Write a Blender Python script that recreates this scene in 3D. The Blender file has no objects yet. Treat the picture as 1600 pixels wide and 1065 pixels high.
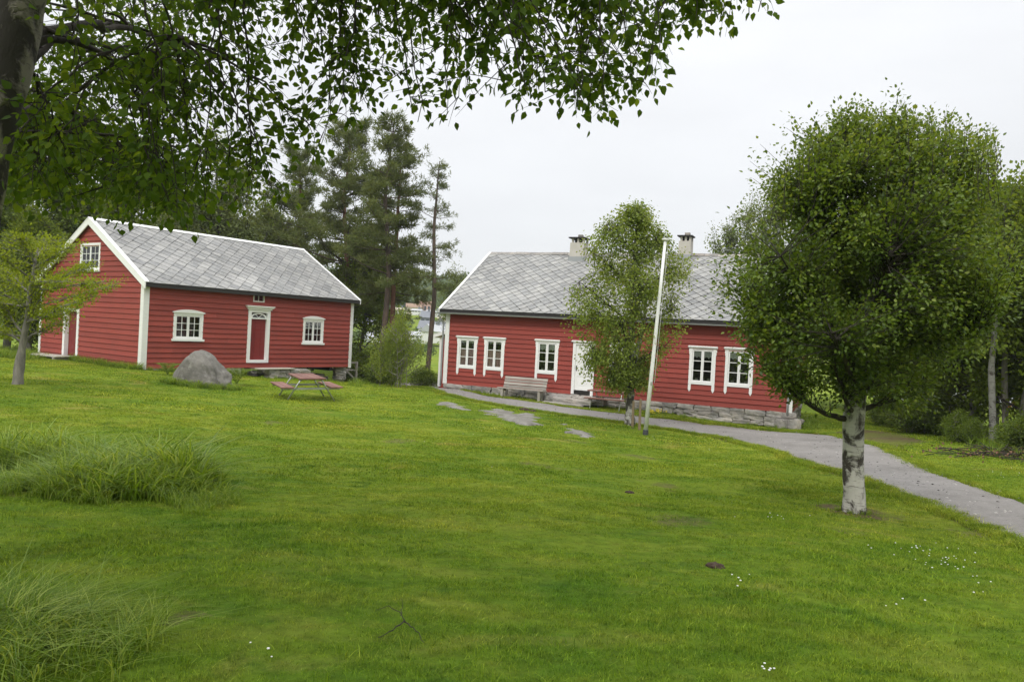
import bpy, math, random
import numpy as np
from mathutils import Matrix, Vector

random.seed(7)
RNG = np.random.default_rng(11)
SC = bpy.context.scene
COL = SC.collection

# ---------------------------------------------------------------- camera
FOC, PITCH, ROLL = 1224.245, 0.0117243, 0.0532590      # focal length in px of a 1600 px wide frame
cp, sp, cr, sr = math.cos(PITCH), math.sin(PITCH), math.cos(ROLL), math.sin(ROLL)
FW = np.array([0, cp, -sp]); UP = np.array([0, sp, cp]); RT = np.array([1.0, 0, 0])
cam_d = bpy.data.cameras.new('camera')
cam = bpy.data.objects.new('camera', cam_d); COL.objects.link(cam)
cam_d.sensor_width = 36.0
cam_d.lens = FOC / 1600 * 36.0
cam_d.clip_start = 0.05; cam_d.clip_end = 6000
cx = cr * RT + sr * UP; cy = -sr * RT + cr * UP; cz = -FW
cam.matrix_world = Matrix([[cx[0], cy[0], cz[0], 0], [cx[1], cy[1], cz[1], 0], [cx[2], cy[2], cz[2], 0], [0, 0, 0, 1]])
SC.camera = cam

# ---------------------------------------------------------------- sky, sun, exposure
SUN_EL, SUN_AZ = math.radians(45), math.radians(200)
world = bpy.data.worlds.new('World'); SC.world = world; world.use_nodes = True
nt = world.node_tree; nt.nodes.clear()
def N(nt, t, **kw):
    n = nt.nodes.new(t)
    for k, v in kw.items():
        setattr(n, k, v)
    return n
w_out = N(nt, 'ShaderNodeOutputWorld'); w_bg = N(nt, 'ShaderNodeBackground'); w_add = N(nt, 'ShaderNodeAddShader'); w_bg2 = N(nt, 'ShaderNodeBackground')
sky = N(nt, 'ShaderNodeTexSky', sky_type='NISHITA'); sky.sun_disc = False; sky.sun_elevation = SUN_EL; sky.sun_rotation = SUN_AZ
nt.links.new(sky.outputs[0], w_bg.inputs[0]); w_bg.inputs[1].default_value = 0.010
# the closed cloud deck: brighter towards the zenith, as an overcast sky is
tc = N(nt, 'ShaderNodeTexCoord'); sx = N(nt, 'ShaderNodeSeparateXYZ'); nt.links.new(tc.outputs['Generated'], sx.inputs[0])
def M(nt, op, a, b=None, c=None):
    n = N(nt, 'ShaderNodeMath', operation=op)
    for i, v in enumerate((a, b, c)):
        if v is None: continue
        if isinstance(v, (int, float)): n.inputs[i].default_value = v
        else: nt.links.new(v, n.inputs[i])
    return n.outputs[0]
zc = M(nt, 'MAXIMUM', sx.outputs[2], 0.0)
z3 = M(nt, 'POWER', zc, 2.6)
lum = M(nt, 'MULTIPLY_ADD', z3, 1.7, 0.875)
cn = N(nt, 'ShaderNodeTexNoise'); cn.inputs['Scale'].default_value = 2.2; cn.inputs['Detail'].default_value = 5
mp = N(nt, 'ShaderNodeMapping'); mp.inputs['Scale'].default_value = (1, 1, 3.5); nt.links.new(tc.outputs['Generated'], mp.inputs[0]); nt.links.new(mp.outputs[0], cn.inputs['Vector'])
cl = M(nt, 'MULTIPLY_ADD', cn.outputs['Fac'], 0.34, 0.83)
lum2 = M(nt, 'MULTIPLY', lum, cl)
w_bg2.inputs[0].default_value = (0.975, 0.985, 1.0, 1)
nt.links.new(lum2, w_bg2.inputs[1])
nt.links.new(w_bg.outputs[0], w_add.inputs[0]); nt.links.new(w_bg2.outputs[0], w_add.inputs[1]); nt.links.new(w_add.outputs[0], w_out.inputs[0])
sl = bpy.data.lights.new('sun', 'SUN'); sun = bpy.data.objects.new('sun', sl); COL.objects.link(sun)
sl.energy = 1.5; sl.angle = math.radians(14); sl.color = (1.0, 0.965, 0.91)
sd = Vector((math.cos(SUN_EL) * math.sin(SUN_AZ), math.cos(SUN_EL) * math.cos(SUN_AZ), math.sin(SUN_EL)))
sun.rotation_euler = sd.to_track_quat('Z', 'Y').to_euler()
SC.view_settings.view_transform = 'Standard'; SC.view_settings.look = 'None'
SC.view_settings.exposure = 0.0; SC.view_settings.gamma = 1.0; SC.view_settings.use_curve_mapping = False
SC.render.engine = 'CYCLES'
SC.cycles.use_denoising = True
SC.cycles.max_bounces = 7; SC.cycles.diffuse_bounces = 4; SC.cycles.glossy_bounces = 2; SC.cycles.transmission_bounces = 4; SC.cycles.transparent_max_bounces = 8

# ---------------------------------------------------------------- pixel rays used to take real positions off the photograph
def ray(px, py):
    X = px - 800.0; Y = py - 532.5
    x = X * cr + Y * sr; y = -X * sr + Y * cr
    return FW + RT * x / FOC - UP * y / FOC
def at(px, py, depth):
    r = ray(px, py); return r * (depth / r[1])

# ---------------------------------------------------------------- tagging and mesh helpers
def tag(o, label=None, cat=None, group=None, kind=None):
    if label: o['label'] = label
    if cat: o['category'] = cat
    if group: o['group'] = group
    if kind: o['kind'] = kind
    return o
def empty(name, loc=(0, 0, 0), rz=0.0, label=None, cat=None, group=None):
    o = bpy.data.objects.new(name, None); COL.objects.link(o); o.empty_display_size = .2
    o.location = loc; o.rotation_euler = (0, 0, rz)
    return tag(o, label, cat, group)
def link(name, me, parent=None, loc=None, rot=None, scale=None):
    o = bpy.data.objects.new(name, me); COL.objects.link(o)
    if parent is not None: o.parent = parent
    if loc is not None: o.location = loc
    if rot is not None: o.rotation_euler = rot
    if scale is not None: o.scale = scale
    return o
def copy_tree(o, parent=None):
    c = o.copy(); COL.objects.link(c); c.parent = parent
    for ch in list(o.children):
        copy_tree(ch, c)
    return c
def npmesh(name, V, F, mat=None, smooth=False, attrs=None):
    """V (n,3); F (m,k) uniform polygons"""
    V = np.ascontiguousarray(V, np.float32); F = np.ascontiguousarray(F, np.int32)
    me = bpy.data.meshes.new(name)
    m, k = F.shape
    me.vertices.add(len(V)); me.vertices.foreach_set('co', V.ravel())
    me.loops.add(m * k); me.loops.foreach_set('vertex_index', F.ravel())
    me.polygons.add(m); me.polygons.foreach_set('loop_start', np.arange(0, m * k, k, dtype=np.int32))
    if smooth: me.polygons.foreach_set('use_smooth', np.ones(m, bool))
    me.update(calc_edges=True)
    if attrs:
        for an, av in attrs.items():
            a = me.attributes.new(an, 'FLOAT', 'POINT'); a.data.foreach_set('value', np.ascontiguousarray(av, np.float32))
    if mat: me.materials.append(mat)
    return me

class MB:
    def __init__(s, T=None):
        s.v = []; s.f = []; s.T = T; s.flip = False
        if T is not None:
            s.flip = np.linalg.det(np.array(T)[:3, :3]) < 0
    def add(s, vs, fs):
        n = len(s.v)
        for p in vs:
            if s.T is not None:
                p = s.T @ np.array([p[0], p[1], p[2], 1.0]); p = p[:3]
            s.v.append(tuple(float(q) for q in p))
        for f in fs:
            f = [n + i for i in f]
            s.f.append(f[::-1] if s.flip else f)
    def box(s, x0, x1, y0, y1, z0, z1):
        s.add([(x0, y0, z0), (x1, y0, z0), (x1, y1, z0), (x0, y1, z0), (x0, y0, z1), (x1, y0, z1), (x1, y1, z1), (x0, y1, z1)],
              [(0, 3, 2, 1), (4, 5, 6, 7), (0, 1, 5, 4), (1, 2, 6, 5), (2, 3, 7, 6), (3, 0, 4, 7)])
        return s
    def prism(s, A, B):
        """two matching outlines joined"""
        n = len(A)
        s.add(list(A) + list(B), [tuple(range(n))[::-1], tuple(range(n, 2 * n))] + [(i, (i + 1) % n, n + (i + 1) % n, n + i) for i in range(n)])
        return s
    def beam(s, p, q, w, h, up=(0, 0, 1)):
        p = np.array(p, float); q = np.array(q, float); d = q - p; d /= np.linalg.norm(d)
        u = np.array(up, float); r = np.cross(d, u); r /= np.linalg.norm(r); u = np.cross(r, d)
        c = [(-w / 2, -h / 2), (w / 2, -h / 2), (w / 2, h / 2), (-w / 2, h / 2)]
        return s.prism([p + r * a + u * b for a, b in c], [q + r * a + u * b for a, b in c])
    def tube(s, pts, rad, n=8, cap=True):
        pts = [np.array(p, float) for p in pts]
        if not hasattr(rad, '__len__'): rad = [rad] * len(pts)
        vs = []; ref = np.array([0.31, 0.77, 0.13])
        for i, p in enumerate(pts):
            d = pts[min(i + 1, len(pts) - 1)] - pts[max(i - 1, 0)]; d /= np.linalg.norm(d) + 1e-9
            a = np.cross(d, ref); a /= np.linalg.norm(a) + 1e-9; b = np.cross(d, a)
            for k in range(n):
                t = 2 * math.pi * k / n
                vs.append(p + rad[i] * (a * math.cos(t) + b * math.sin(t)))
        fs = []
        for i in range(len(pts) - 1):
            for k in range(n):
                fs.append((i * n + k, i * n + (k + 1) % n, (i + 1) * n + (k + 1) % n, (i + 1) * n + k))
        if cap:
            fs.append(tuple(range(n))[::-1]); fs.append(tuple((len(pts) - 1) * n + k for k in range(n)))
        s.add(vs, fs); return s
    def mesh(s, name, mat, smooth=False, bevel=0):
        me = bpy.data.meshes.new(name); me.from_pydata(s.v, [], s.f); me.update()
        if smooth: me.polygons.foreach_set('use_smooth', np.ones(len(me.polygons), bool)); me.update()
        if mat: me.materials.append(mat)
        return me
    def build(s, name, mat, parent=None, smooth=False, bevel=0, **k):
        o = link(name, s.mesh(name, mat, smooth), parent, **k)
        if bevel:
            b = o.modifiers.new('bevel', 'BEVEL'); b.width = bevel; b.segments = 2; b.limit_method = 'ANGLE'
        return o

# smooth noise for python-side shapes: a few random sines (vectorised)
_K = RNG.normal(size=(24, 3)); _K /= np.linalg.norm(_K, axis=1)[:, None]; _P = RNG.uniform(0, 6.28, 24); _S = 0.6 + 1.2 * RNG.random(24)
def sn(P, scale=1.0, seed=0, n=7):
    P = np.atleast_2d(P)
    out = np.zeros(len(P))
    for i in range(n):
        j = (i + seed * 5) % 24
        out += np.sin(P @ (_K[j][:P.shape[1]] * _S[j] * scale * 2.2) + _P[j] * (1 + seed))
    return out / math.sqrt(n)
def sstep(a, b, x):
    t = np.clip((x - a) / (b - a), 0, 1); return t * t * (3 - 2 * t)

# ---------------------------------------------------------------- materials
def new_mat(name):
    m = bpy.data.materials.new(name); m.use_nodes = True; nt = m.node_tree
    b = nt.nodes['Principled BSDF']; return m, nt, b
def noise(nt, scale, detail=4, rough=.55, vec=None, dist=0.0):
    n = N(nt, 'ShaderNodeTexNoise'); n.inputs['Scale'].default_value = scale; n.inputs['Detail'].default_value = detail
    n.inputs['Roughness'].default_value = rough; n.inputs['Distortion'].default_value = dist
    if vec is not None: nt.links.new(vec, n.inputs['Vector'])
    return n.outputs['Fac']
def ramp(nt, fac, stops):
    r = N(nt, 'ShaderNodeValToRGB'); e = r.color_ramp.elements
    while len(e) < len(stops): e.new(0.5)
    for i, (p, c) in enumerate(stops):
        e[i].position = p; e[i].color = (*c, 1) if len(c) == 3 else c
    nt.links.new(fac, r.inputs[0]); return r.outputs[0]
def mix(nt, f, a, b, blend='MIX'):
    n = N(nt, 'ShaderNodeMix', data_type='RGBA', blend_type=blend)
    for i, v in ((0, f), (6, a), (7, b)):
        if isinstance(v, (int, float)): n.inputs[i].default_value = v
        elif isinstance(v, tuple): n.inputs[i].default_value = (*v, 1) if len(v) == 3 else v
        else: nt.links.new(v, n.inputs[i])
    return n.outputs[2]
def bump(nt, b, h, strength=.4, dist=.02):
    n = N(nt, 'ShaderNodeBump'); n.inputs['Strength'].default_value = strength; n.inputs['Distance'].default_value = dist
    nt.links.new(h, n.inputs['Height']); nt.links.new(n.outputs[0], b.inputs['Normal'])
def mapping(nt, vec, scale=(1, 1, 1), rot=(0, 0, 0)):
    m = N(nt, 'ShaderNodeMapping'); m.inputs['Scale'].default_value = scale; m.inputs['Rotation'].default_value = rot
    nt.links.new(vec, m.inputs[0]); return m.outputs[0]
def objco(nt): return N(nt, 'ShaderNodeTexCoord').outputs['Object']
def wpos(nt): return N(nt, 'ShaderNodeNewGeometry').outputs['Position']
def rnd(nt): return N(nt, 'ShaderNodeObjectInfo').outputs['Random']

def paint_mat(name, col, var=.12, rough=.6, grain=(1.5, 30, 30), dirt=None, dirt_amt=.3, bumpk=.25):
    """painted wood: thin long grain, blotchy wear, a tone of its own per board"""
    m, nt, b = new_mat(name)
    wp = wpos(nt); g = noise(nt, 1.0, 5, .6, mapping(nt, wp, (2, 2, 26)))
    bl = noise(nt, .7, 6, .65, wp)
    r = rnd(nt)
    v = M(nt, 'ADD', M(nt, 'MULTIPLY_ADD', g, var, 1 - var / 2), M(nt, 'MULTIPLY_ADD', bl, var * 1.6, -var * .8))
    v = M(nt, 'ADD', v, M(nt, 'MULTIPLY_ADD', r, var * 1.1, -var * .55))
    c = mix(nt, 1.0, col, v, 'MULTIPLY')
    if dirt:
        d = ramp(nt, noise(nt, 2.3, 6, .7, wp), [(.5, (0, 0, 0)), (.72, (1, 1, 1))])
        c = mix(nt, M(nt, 'MULTIPLY', d, dirt_amt), c, dirt)
    nt.links.new(c, b.inputs['Base Color']); b.inputs['Roughness'].default_value = rough
    b.inputs['Specular IOR Level'].default_value = .3
    bump(nt, b, g, bumpk, .004)
    return m
RED = paint_mat('red_boards', (.30, .058, .043), .22, .65, dirt=(.22, .05, .04), dirt_amt=.6)
RED2 = paint_mat('red_boards_bright', (.28, .050, .036), .20, .62, dirt=(.24, .045, .034), dirt_amt=.5)
DARKRED = paint_mat('dark_red_door', (.20, .028, .026), .1, .5)
PINKRED = paint_mat('faded_red_planks', (.20, .10, .078), .22, .7, dirt=(.35, .22, .18), dirt_amt=.5)
WHITE = paint_mat('white_paint', (.84, .84, .82), .04, .45, dirt=(.66, .65, .60), dirt_amt=.2)
WHITE_OLD = paint_mat('worn_white_paint', (.80, .80, .77), .06, .5, dirt=(.5, .51, .45), dirt_amt=.4)
GREYWOOD = paint_mat('weathered_wood', (.36, .33, .29), .35, .85, dirt=(.20, .19, .15), dirt_amt=.5, bumpk=.5)
PALEWOOD = paint_mat('pale_plank', (.46, .43, .37), .3, .85, dirt=(.25, .22, .17), dirt_amt=.4, bumpk=.5)
STAKEWOOD = paint_mat('stake_wood', (.25, .19, .12), .3, .9)
TARBOARD = paint_mat('black_eave_board', (.03, .028, .026), .3, .8)

def flat_mat(name, col, rough=.6, metal=0, var=.1, scale=3, bumpk=0):
    m, nt, b = new_mat(name)
    n = noise(nt, scale, 5, .6, wpos(nt)); v = M(nt, 'MULTIPLY_ADD', n, var * 2, 1 - var)
    nt.links.new(mix(nt, 1.0, col, v, 'MULTIPLY'), b.inputs['Base Color'])
    b.inputs['Roughness'].default_value = rough; b.inputs['Metallic'].default_value = metal
    if bumpk: bump(nt, b, n, bumpk, .01)
    return m
STEEL = flat_mat('galvanised_steel', (.48, .49, .48), .45, .6)
GUTTER = flat_mat('gutter_grey', (.33, .34, .35), .45, .2)
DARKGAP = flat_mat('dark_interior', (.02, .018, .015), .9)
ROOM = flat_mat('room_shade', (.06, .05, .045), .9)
CURTAIN = flat_mat('pink_curtain', (.80, .50, .50), .9, var=.3, scale=30)
LACE = flat_mat('lace_curtain', (.78, .78, .74), .9, var=.3, scale=40)
CONCRETE = flat_mat('chimney_plaster', (.50, .47, .42), .9, var=.22, scale=2.5, bumpk=.3)
SOIL = flat_mat('soil', (.055, .035, .022), .95, var=.4, scale=30, bumpk=.5)
POLEW = flat_mat('flagpole_white', (.78, .78, .76), .35, var=.05, scale=4)
POLEB = flat_mat('flagpole_base', (.05, .055, .06), .6)

def glass_mat():
    m = bpy.data.materials.new('window_glass'); m.use_nodes = True; nt = m.node_tree; nt.nodes.clear()
    o = N(nt, 'ShaderNodeOutputMaterial'); g = N(nt, 'ShaderNodeBsdfGlossy'); t = N(nt, 'ShaderNodeBsdfTransparent'); mx = N(nt, 'ShaderNodeMixShader')
    g.inputs['Roughness'].default_value = .04; t.inputs[0].default_value = (.85, .88, .86, 1)
    lw = N(nt, 'ShaderNodeFresnel'); lw.inputs[0].default_value = 1.5
    nn = noise(nt, 3.0, 2, .5, wpos(nt)); bm = N(nt, 'ShaderNodeBump'); bm.inputs['Strength'].default_value = .25; bm.inputs['Distance'].default_value = .02
    nt.links.new(nn, bm.inputs['Height']); nt.links.new(bm.outputs[0], g.inputs['Normal'])
    nt.links.new(lw.outputs[0], mx.inputs[0]); nt.links.new(t.outputs[0], mx.inputs[1]); nt.links.new(g.outputs[0], mx.inputs[2]); nt.links.new(mx.outputs[0], o.inputs[0])
    return m
GLASS = glass_mat()

def slate_mat():
    m, nt, b = new_mat('roof_slate')
    at_ = N(nt, 'ShaderNodeAttribute', attribute_name='rnd'); r = M(nt, 'FRACT', M(nt, 'ADD', rnd(nt), at_.outputs['Fac']))
    base = ramp(nt, r, [(0, (.20, .20, .20)), (.3, (.25, .25, .245)), (.75, (.285, .28, .27)), (1, (.34, .335, .32))])
    wp = wpos(nt)
    big = noise(nt, .35, 4, .6, wp)
    c = mix(nt, 1.0, base, M(nt, 'MULTIPLY_ADD', big, .9, .55), 'MULTIPLY')
    li = ramp(nt, noise(nt, 7, 8, .75, wp), [(.50, (0, 0, 0)), (.66, (1, 1, 1))])
    c = mix(nt, M(nt, 'MULTIPLY', li, .5), c, (.50, .49, .44))
    mo = ramp(nt, noise(nt, 3.1, 8, .7, mapping(nt, wp, (1, 1, 1), (1, 2, .5))), [(.56, (0, 0, 0)), (.72, (1, 1, 1))])
    c = mix(nt, M(nt, 'MULTIPLY', mo, .6), c, (.12, .115, .085))
    stn = ramp(nt, noise(nt, 1.0, 6, .7, mapping(nt, wp, (2.2, 2.2, .5))), [(.5, (0, 0, 0)), (.75, (1, 1, 1))])
    c = mix(nt, M(nt, 'MULTIPLY', stn, .45), c, (.15, .15, .14))
    nt.links.new(c, b.inputs['Base Color']); b.inputs['Roughness'].default_value = .75
    bump(nt, b, noise(nt, 25, 5, .6, wp), .3, .006)
    return m
SLATE = slate_mat()

def rock_mat(name, c1, c2, c3, scale=2.5, lich=.5, objinfo=True):
    m, nt, b = new_mat(name)
    wp = wpos(nt)
    n1 = noise(nt, scale, 8, .65, wp, .4); n2 = noise(nt, scale * 5, 8, .7, wp)
    c = ramp(nt, n1, [(.30, c1), (.5, c2), (.70, c3)])
    c = mix(nt, 1.0, c, M(nt, 'MULTIPLY_ADD', n2, .9, .55), 'MULTIPLY')
    if objinfo: c = mix(nt, 1.0, c, M(nt, 'MULTIPLY_ADD', rnd(nt), .55, .72), 'MULTIPLY')
    li = ramp(nt, noise(nt, scale * 2.2, 8, .8, wp), [(.55, (0, 0, 0)), (.66, (1, 1, 1))])
    c = mix(nt, M(nt, 'MULTIPLY', li, lich), c, (.46, .45, .40))
    nt.links.new(c, b.inputs['Base Color']); b.inputs['Roughness'].default_value = .9
    hb = M(nt, 'ADD', n1, M(nt, 'MULTIPLY', n2, .5)); bump(nt, b, hb, .9, .05)
    return m
BOULDER = rock_mat('boulder_rock', (.085, .08, .068), (.15, .14, .12), (.22, .205, .18), 1.6, .35, False)
STONE = rock_mat('foundation_stone', (.17, .165, .16), (.29, .27, .245), (.42, .37, .32), 2.2, .35)
OUTCROP = rock_mat('outcrop_rock', (.11, .10, .08), (.19, .18, .155), (.27, .255, .23), 2.5, .35, False)

def leaf_mat(name, cols, trans=.35, rough=.5, spec=.15, patch=0.0):
    m = bpy.data.materials.new(name); m.use_nodes = True; nt = m.node_tree; b = nt.nodes['Principled BSDF']; o = nt.nodes['Material Output']
    a = N(nt, 'ShaderNodeAttribute', attribute_name='rnd').outputs['Fac']
    k = len(cols)
    c = ramp(nt, a, [(i / (k - 1), cc) for i, cc in enumerate(cols)])
    if patch:
        pv = ramp(nt, noise(nt, .8, 3, .5, wpos(nt)), [(.38, (1 - patch,) * 3), (.62, (1 + patch,) * 3)]); c = mix(nt, 1.0, c, pv, 'MULTIPLY')
    t = N(nt, 'ShaderNodeBsdfTranslucent'); mx = N(nt, 'ShaderNodeMixShader'); mx.inputs[0].default_value = trans
    nt.links.new(c, b.inputs['Base Color']); nt.links.new(mix(nt, 1.0, c, (1.5, 1.35, .6), 'MULTIPLY'), t.inputs[0])
    b.inputs['Roughness'].default_value = rough; b.inputs['Specular IOR Level'].default_value = spec
    nt.links.new(b.outputs[0], mx.inputs[1]); nt.links.new(t.outputs[0], mx.inputs[2]); nt.links.new(mx.outputs[0], o.inputs[0])
    return m
LEAF_A = leaf_mat('round_tree_leaf', [(.060, .105, .014), (.10, .16, .020), (.15, .22, .027), (.24, .29, .05)], .42, .42, .35)
LEAF_B = leaf_mat('garden_birch_leaf', [(.12, .175, .03), (.18, .245, .042), (.235, .30, .058), (.31, .35, .085)], .47, .5)
LEAF_O = leaf_mat('overhead_leaf', [(.042, .08, .010), (.066, .12, .013), (.095, .16, .017), (.16, .225, .024)], .55, .5, .12)
LEAF_Y = leaf_mat('yellow_green_leaf', [(.14, .19, .012), (.20, .26, .016), (.26, .32, .022), (.32, .37, .04)], .45, .5)
LEAF_D = leaf_mat('woodland_leaf', [(.07, .11, .018), (.10, .15, .022), (.13, .185, .027), (.18, .225, .036)], .4, .55, patch=.2)
LEAF_G = leaf_mat('feathery_birch_leaf', [(.11, .15, .05), (.15, .19, .065), (.18, .22, .08), (.22, .26, .095)], .4, .55)
LEAF_M = leaf_mat('bright_woodland_leaf', [(.085, .13, .014), (.12, .17, .018), (.155, .21, .024), (.20, .25, .034)], .42, .55, patch=.15)
NEEDLE = leaf_mat('pine_needle', [(.08, .105, .036), (.11, .14, .048), (.145, .175, .06), (.18, .20, .072)], .35, .6)
HILLLEAF = leaf_mat('hill_wood', [(.06, .10, .035), (.09, .14, .042), (.12, .175, .05), (.18, .22, .07)], .3, .7, patch=.25)
TALLGRASS = leaf_mat('tall_grass_blade', [(.085, .16, .012), (.145, .24, .02), (.22, .32, .032), (.36, .43, .10)], .45, .4, .28)
FERN = leaf_mat('fern', [(.12, .19, .03), (.2, .26, .05)], .4, .5)
PETALW = flat_mat('white_petals', (.8, .8, .78), .7, var=.05)
PETALY = flat_mat('yellow_petals', (.75, .6, .03), .7, var=.05)

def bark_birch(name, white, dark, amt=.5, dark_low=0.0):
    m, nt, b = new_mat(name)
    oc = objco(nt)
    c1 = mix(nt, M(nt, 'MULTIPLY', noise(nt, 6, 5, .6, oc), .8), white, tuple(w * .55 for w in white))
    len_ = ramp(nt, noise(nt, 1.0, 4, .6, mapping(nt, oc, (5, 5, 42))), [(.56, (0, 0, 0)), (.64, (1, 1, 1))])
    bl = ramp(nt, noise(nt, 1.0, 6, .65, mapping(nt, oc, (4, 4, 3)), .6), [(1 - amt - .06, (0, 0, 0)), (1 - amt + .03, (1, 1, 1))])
    c = mix(nt, M(nt, 'MULTIPLY', len_, .55), c1, dark)
    c = mix(nt, bl, c, dark)
    z = N(nt, 'ShaderNodeSeparateXYZ'); nt.links.new(oc, z.inputs[0])
    nt.links.new(c, b.inputs['Base Color']); b.inputs['Roughness'].default_value = .8
    bump(nt, b, M(nt, 'ADD', M(nt, 'MULTIPLY', bl, -1.0), noise(nt, 14, 5, .6, mapping(nt, oc, (1, 1, .5)))), .8, .02)
    return m
BIRCH = bark_birch('white_birch_bark', (.58, .56, .50), (.045, .036, .028), .455)
BIRCH2 = bark_birch('patchy_birch_bark', (.50, .48, .43), (.05, .042, .033), .50)
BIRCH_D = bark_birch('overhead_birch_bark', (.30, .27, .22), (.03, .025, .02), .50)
BIRCH_S = bark_birch('silver_bark', (.24, .235, .21), (.06, .05, .04), .40)
def bark_plain(name, c1, c2, sc=9):
    m, nt, b = new_mat(name); oc = objco(nt)
    n = noise(nt, 1.0, 7, .65, mapping(nt, oc, (sc, sc, sc * .3)), .5)
    nt.links.new(ramp(nt, n, [(.35, c1), (.65, c2)]), b.inputs['Base Color']); b.inputs['Roughness'].default_value = .9
    bump(nt, b, n, .9, .03); return m
TWIG = bark_plain('dark_twig', (.018, .014, .011), (.05, .04, .03))
PINEBARK = bark_plain('pine_bark', (.10, .05, .035), (.26, .13, .085), 6)
PINEBARK_D = bark_plain('dark_pine_bark', (.05, .04, .033), (.13, .09, .065), 6)
GREYBARK = bark_plain('grey_bark', (.12, .11, .095), (.27, .25, .21), 8)

# ---------------------------------------------------------------- the lie of the land
CP = np.array([(0, 0, -1.60), (0, 3.7, -1.66), (-2.2, 3.5, -1.69), (2.7, 4, -1.65), (-3.84, 8, -1.98), (4.94, 11, -2.25), (6.35, 9.5, -2.21),
      (3.88, 22, -2.71), (3.64, 23.5, -2.60), (-13.83, 22, -2.12), (-10.11, 26, -2.32), (-6.44, 25, -2.47), (.12, 24, -2.58), (-4.29, 36, -2.78),
      (-2.85, 33.7, -2.60), (10.1, 28.0, -2.96), (13.63, 22, -2.40), (-14.7, 30.8, -2.29), (-21.8, 35.9, -2.22), (-8.2, 39.8, -3.02), (-5, 50, -3.6),
      (10, 45, -3.5), (25, 30, -3.0), (20, 14, -2.15), (-15, 10, -1.9), (10, -8, -1.5), (-10, -8, -1.5), (-26, 22, -2.0), (-32, 42, -2.4), (-11, 35, -2.62),
      (3.3, 30.6, -2.76), (0, 14, -2.28), (-7, 15, -2.2), tuple(at(757, 614, 33.0)), tuple(at(900, 630, 31.3)), tuple(at(1080, 648, 29.7)), tuple(at(1235, 669, 28.0)), tuple(at(826, 625, 31.2)), tuple(at(1100, 663, 28.4))])
def _tps(r): return np.where(r > 1e-9, r * r * np.log(np.maximum(r, 1e-9)), 0)
def _fit():
    X = CP[:, :2]; n = len(X)
    K = _tps(np.linalg.norm(X[:, None] - X[None], axis=2)) + np.eye(n) * 2.0
    P = np.c_[np.ones(n), X]
    A = np.block([[K, P], [P.T, np.zeros((3, 3))]])
    return np.linalg.solve(A, np.r_[CP[:, 2], 0, 0, 0])
_W = _fit()
def far_z(x, y):
    d = y + .12 * np.abs(x)
    z = np.interp(d, [0, 55, 100, 150, 205, 235, 285, 400, 470, 540, 700, 1300, 5000], [-3.3, -3.4, -5.4, -4.9, -3.0, -.2, 4.0, 14.2, 22, 30, 36, 20, -5])
    und = sstep(300, 420, d) * (2.4 * np.sin(x / 41. + .6) + 1.2 * np.sin(x / 17. + 1) + .7 * np.sin(x / 8.))
    return (z + und) * sstep(-100, 60, y) - 5 * (1 - sstep(-100, 60, y))
def gz(x, y):
    x = np.atleast_1d(np.asarray(x, float)); y = np.atleast_1d(np.asarray(y, float))
    sh = x.shape; x = x.ravel(); y = y.ravel()
    out = np.empty(len(x))
    for i in range(0, len(x), 20000):
        a = np.stack([x[i:i + 20000], y[i:i + 20000]], 1)
        near = np.zeros(len(a)); r = np.linalg.norm(a, axis=1)
        ac = a * np.minimum(1, 50 / np.maximum(r, 1e-6))[:, None]
        near = _tps(np.linalg.norm(ac[:, None] - CP[None, :, :2], axis=2)) @ _W[:-3] + _W[-3] + ac @ _W[-2:]
        near += .018 * sn(a, .55, 1) + .008 * sn(a, 2.2, 2)
        k = sstep(46, 85, r)
        out[i:i + 20000] = near * (1 - k) + far_z(a[:, 0], a[:, 1]) * k
    return out.reshape(sh)
def g1(x, y): return float(gz(x, y)[0])
def hit(px, py, d0=20.0):
    """point of the ground that the photo shows at this pixel"""
    r = ray(px, py); r = r / r[1]
    lo, hi = 1.5, 90.0
    ds = np.linspace(lo, hi, 400); z = gz(ds * r[0], ds) - ds * r[2]
    k = np.argmax(z > 0) if (z > 0).any() else len(ds) - 1
    a, b = ds[max(k - 1, 0)], ds[k]
    for _ in range(18):
        m_ = (a + b) / 2
        if g1(m_ * r[0], m_) - m_ * r[2] > 0: b = m_
        else: a = m_
    return np.array([b * r[0], b, g1(b * r[0], b)])

# the path's two edges, taken off the photograph and laid on the ground
far_e = [(640, 596), (690, 606), (740, 615), (800, 623), (870, 634), (930, 642), (1000, 650), (1080, 658), (1150, 666), (1225, 675), (1290, 678), (1345, 690), (1400, 708), (1440, 730), (1500, 752), (1600, 781), (1760, 835)]
near_e = [(640, 604), (690, 615), (745, 627), (800, 637), (870, 647), (930, 656), (1000, 665), (1070, 675), (1130, 684), (1190, 700), (1250, 722), (1310, 739), (1370, 757), (1430, 782), (1490, 808), (1600, 850), (1740, 915)]
FE = np.array([hit(*p) for p in far_e]); NE = np.array([hit(*p) for p in near_e])
def resample(P, n):
    s = np.r_[0, np.cumsum(np.linalg.norm(np.diff(P[:, :2], axis=0), axis=1))]; t = np.linspace(0, s[-1], n)
    Q = np.stack([np.interp(t, s, P[:, i]) for i in range(2)], 1)
    k = max(3, n // 25) | 1; ker = np.hanning(k + 2)[1:-1]; ker /= ker.sum()
    for i in range(2):
        q = np.r_[np.full(k // 2, Q[0, i]), Q[:, i], np.full(k // 2, Q[-1, i])]; Q[:, i] = np.convolve(q, ker, 'valid')
    return Q
NP_ = 420
FE2 = resample(FE, NP_); NE2 = resample(NE, NP_)
jit = .09 * sn(np.c_[np.arange(NP_) * .35, np.zeros(NP_)], 1.0, 3) + .06 * sn(np.c_[np.arange(NP_) * 1.3, np.zeros(NP_)], 1.0, 1)
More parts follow.
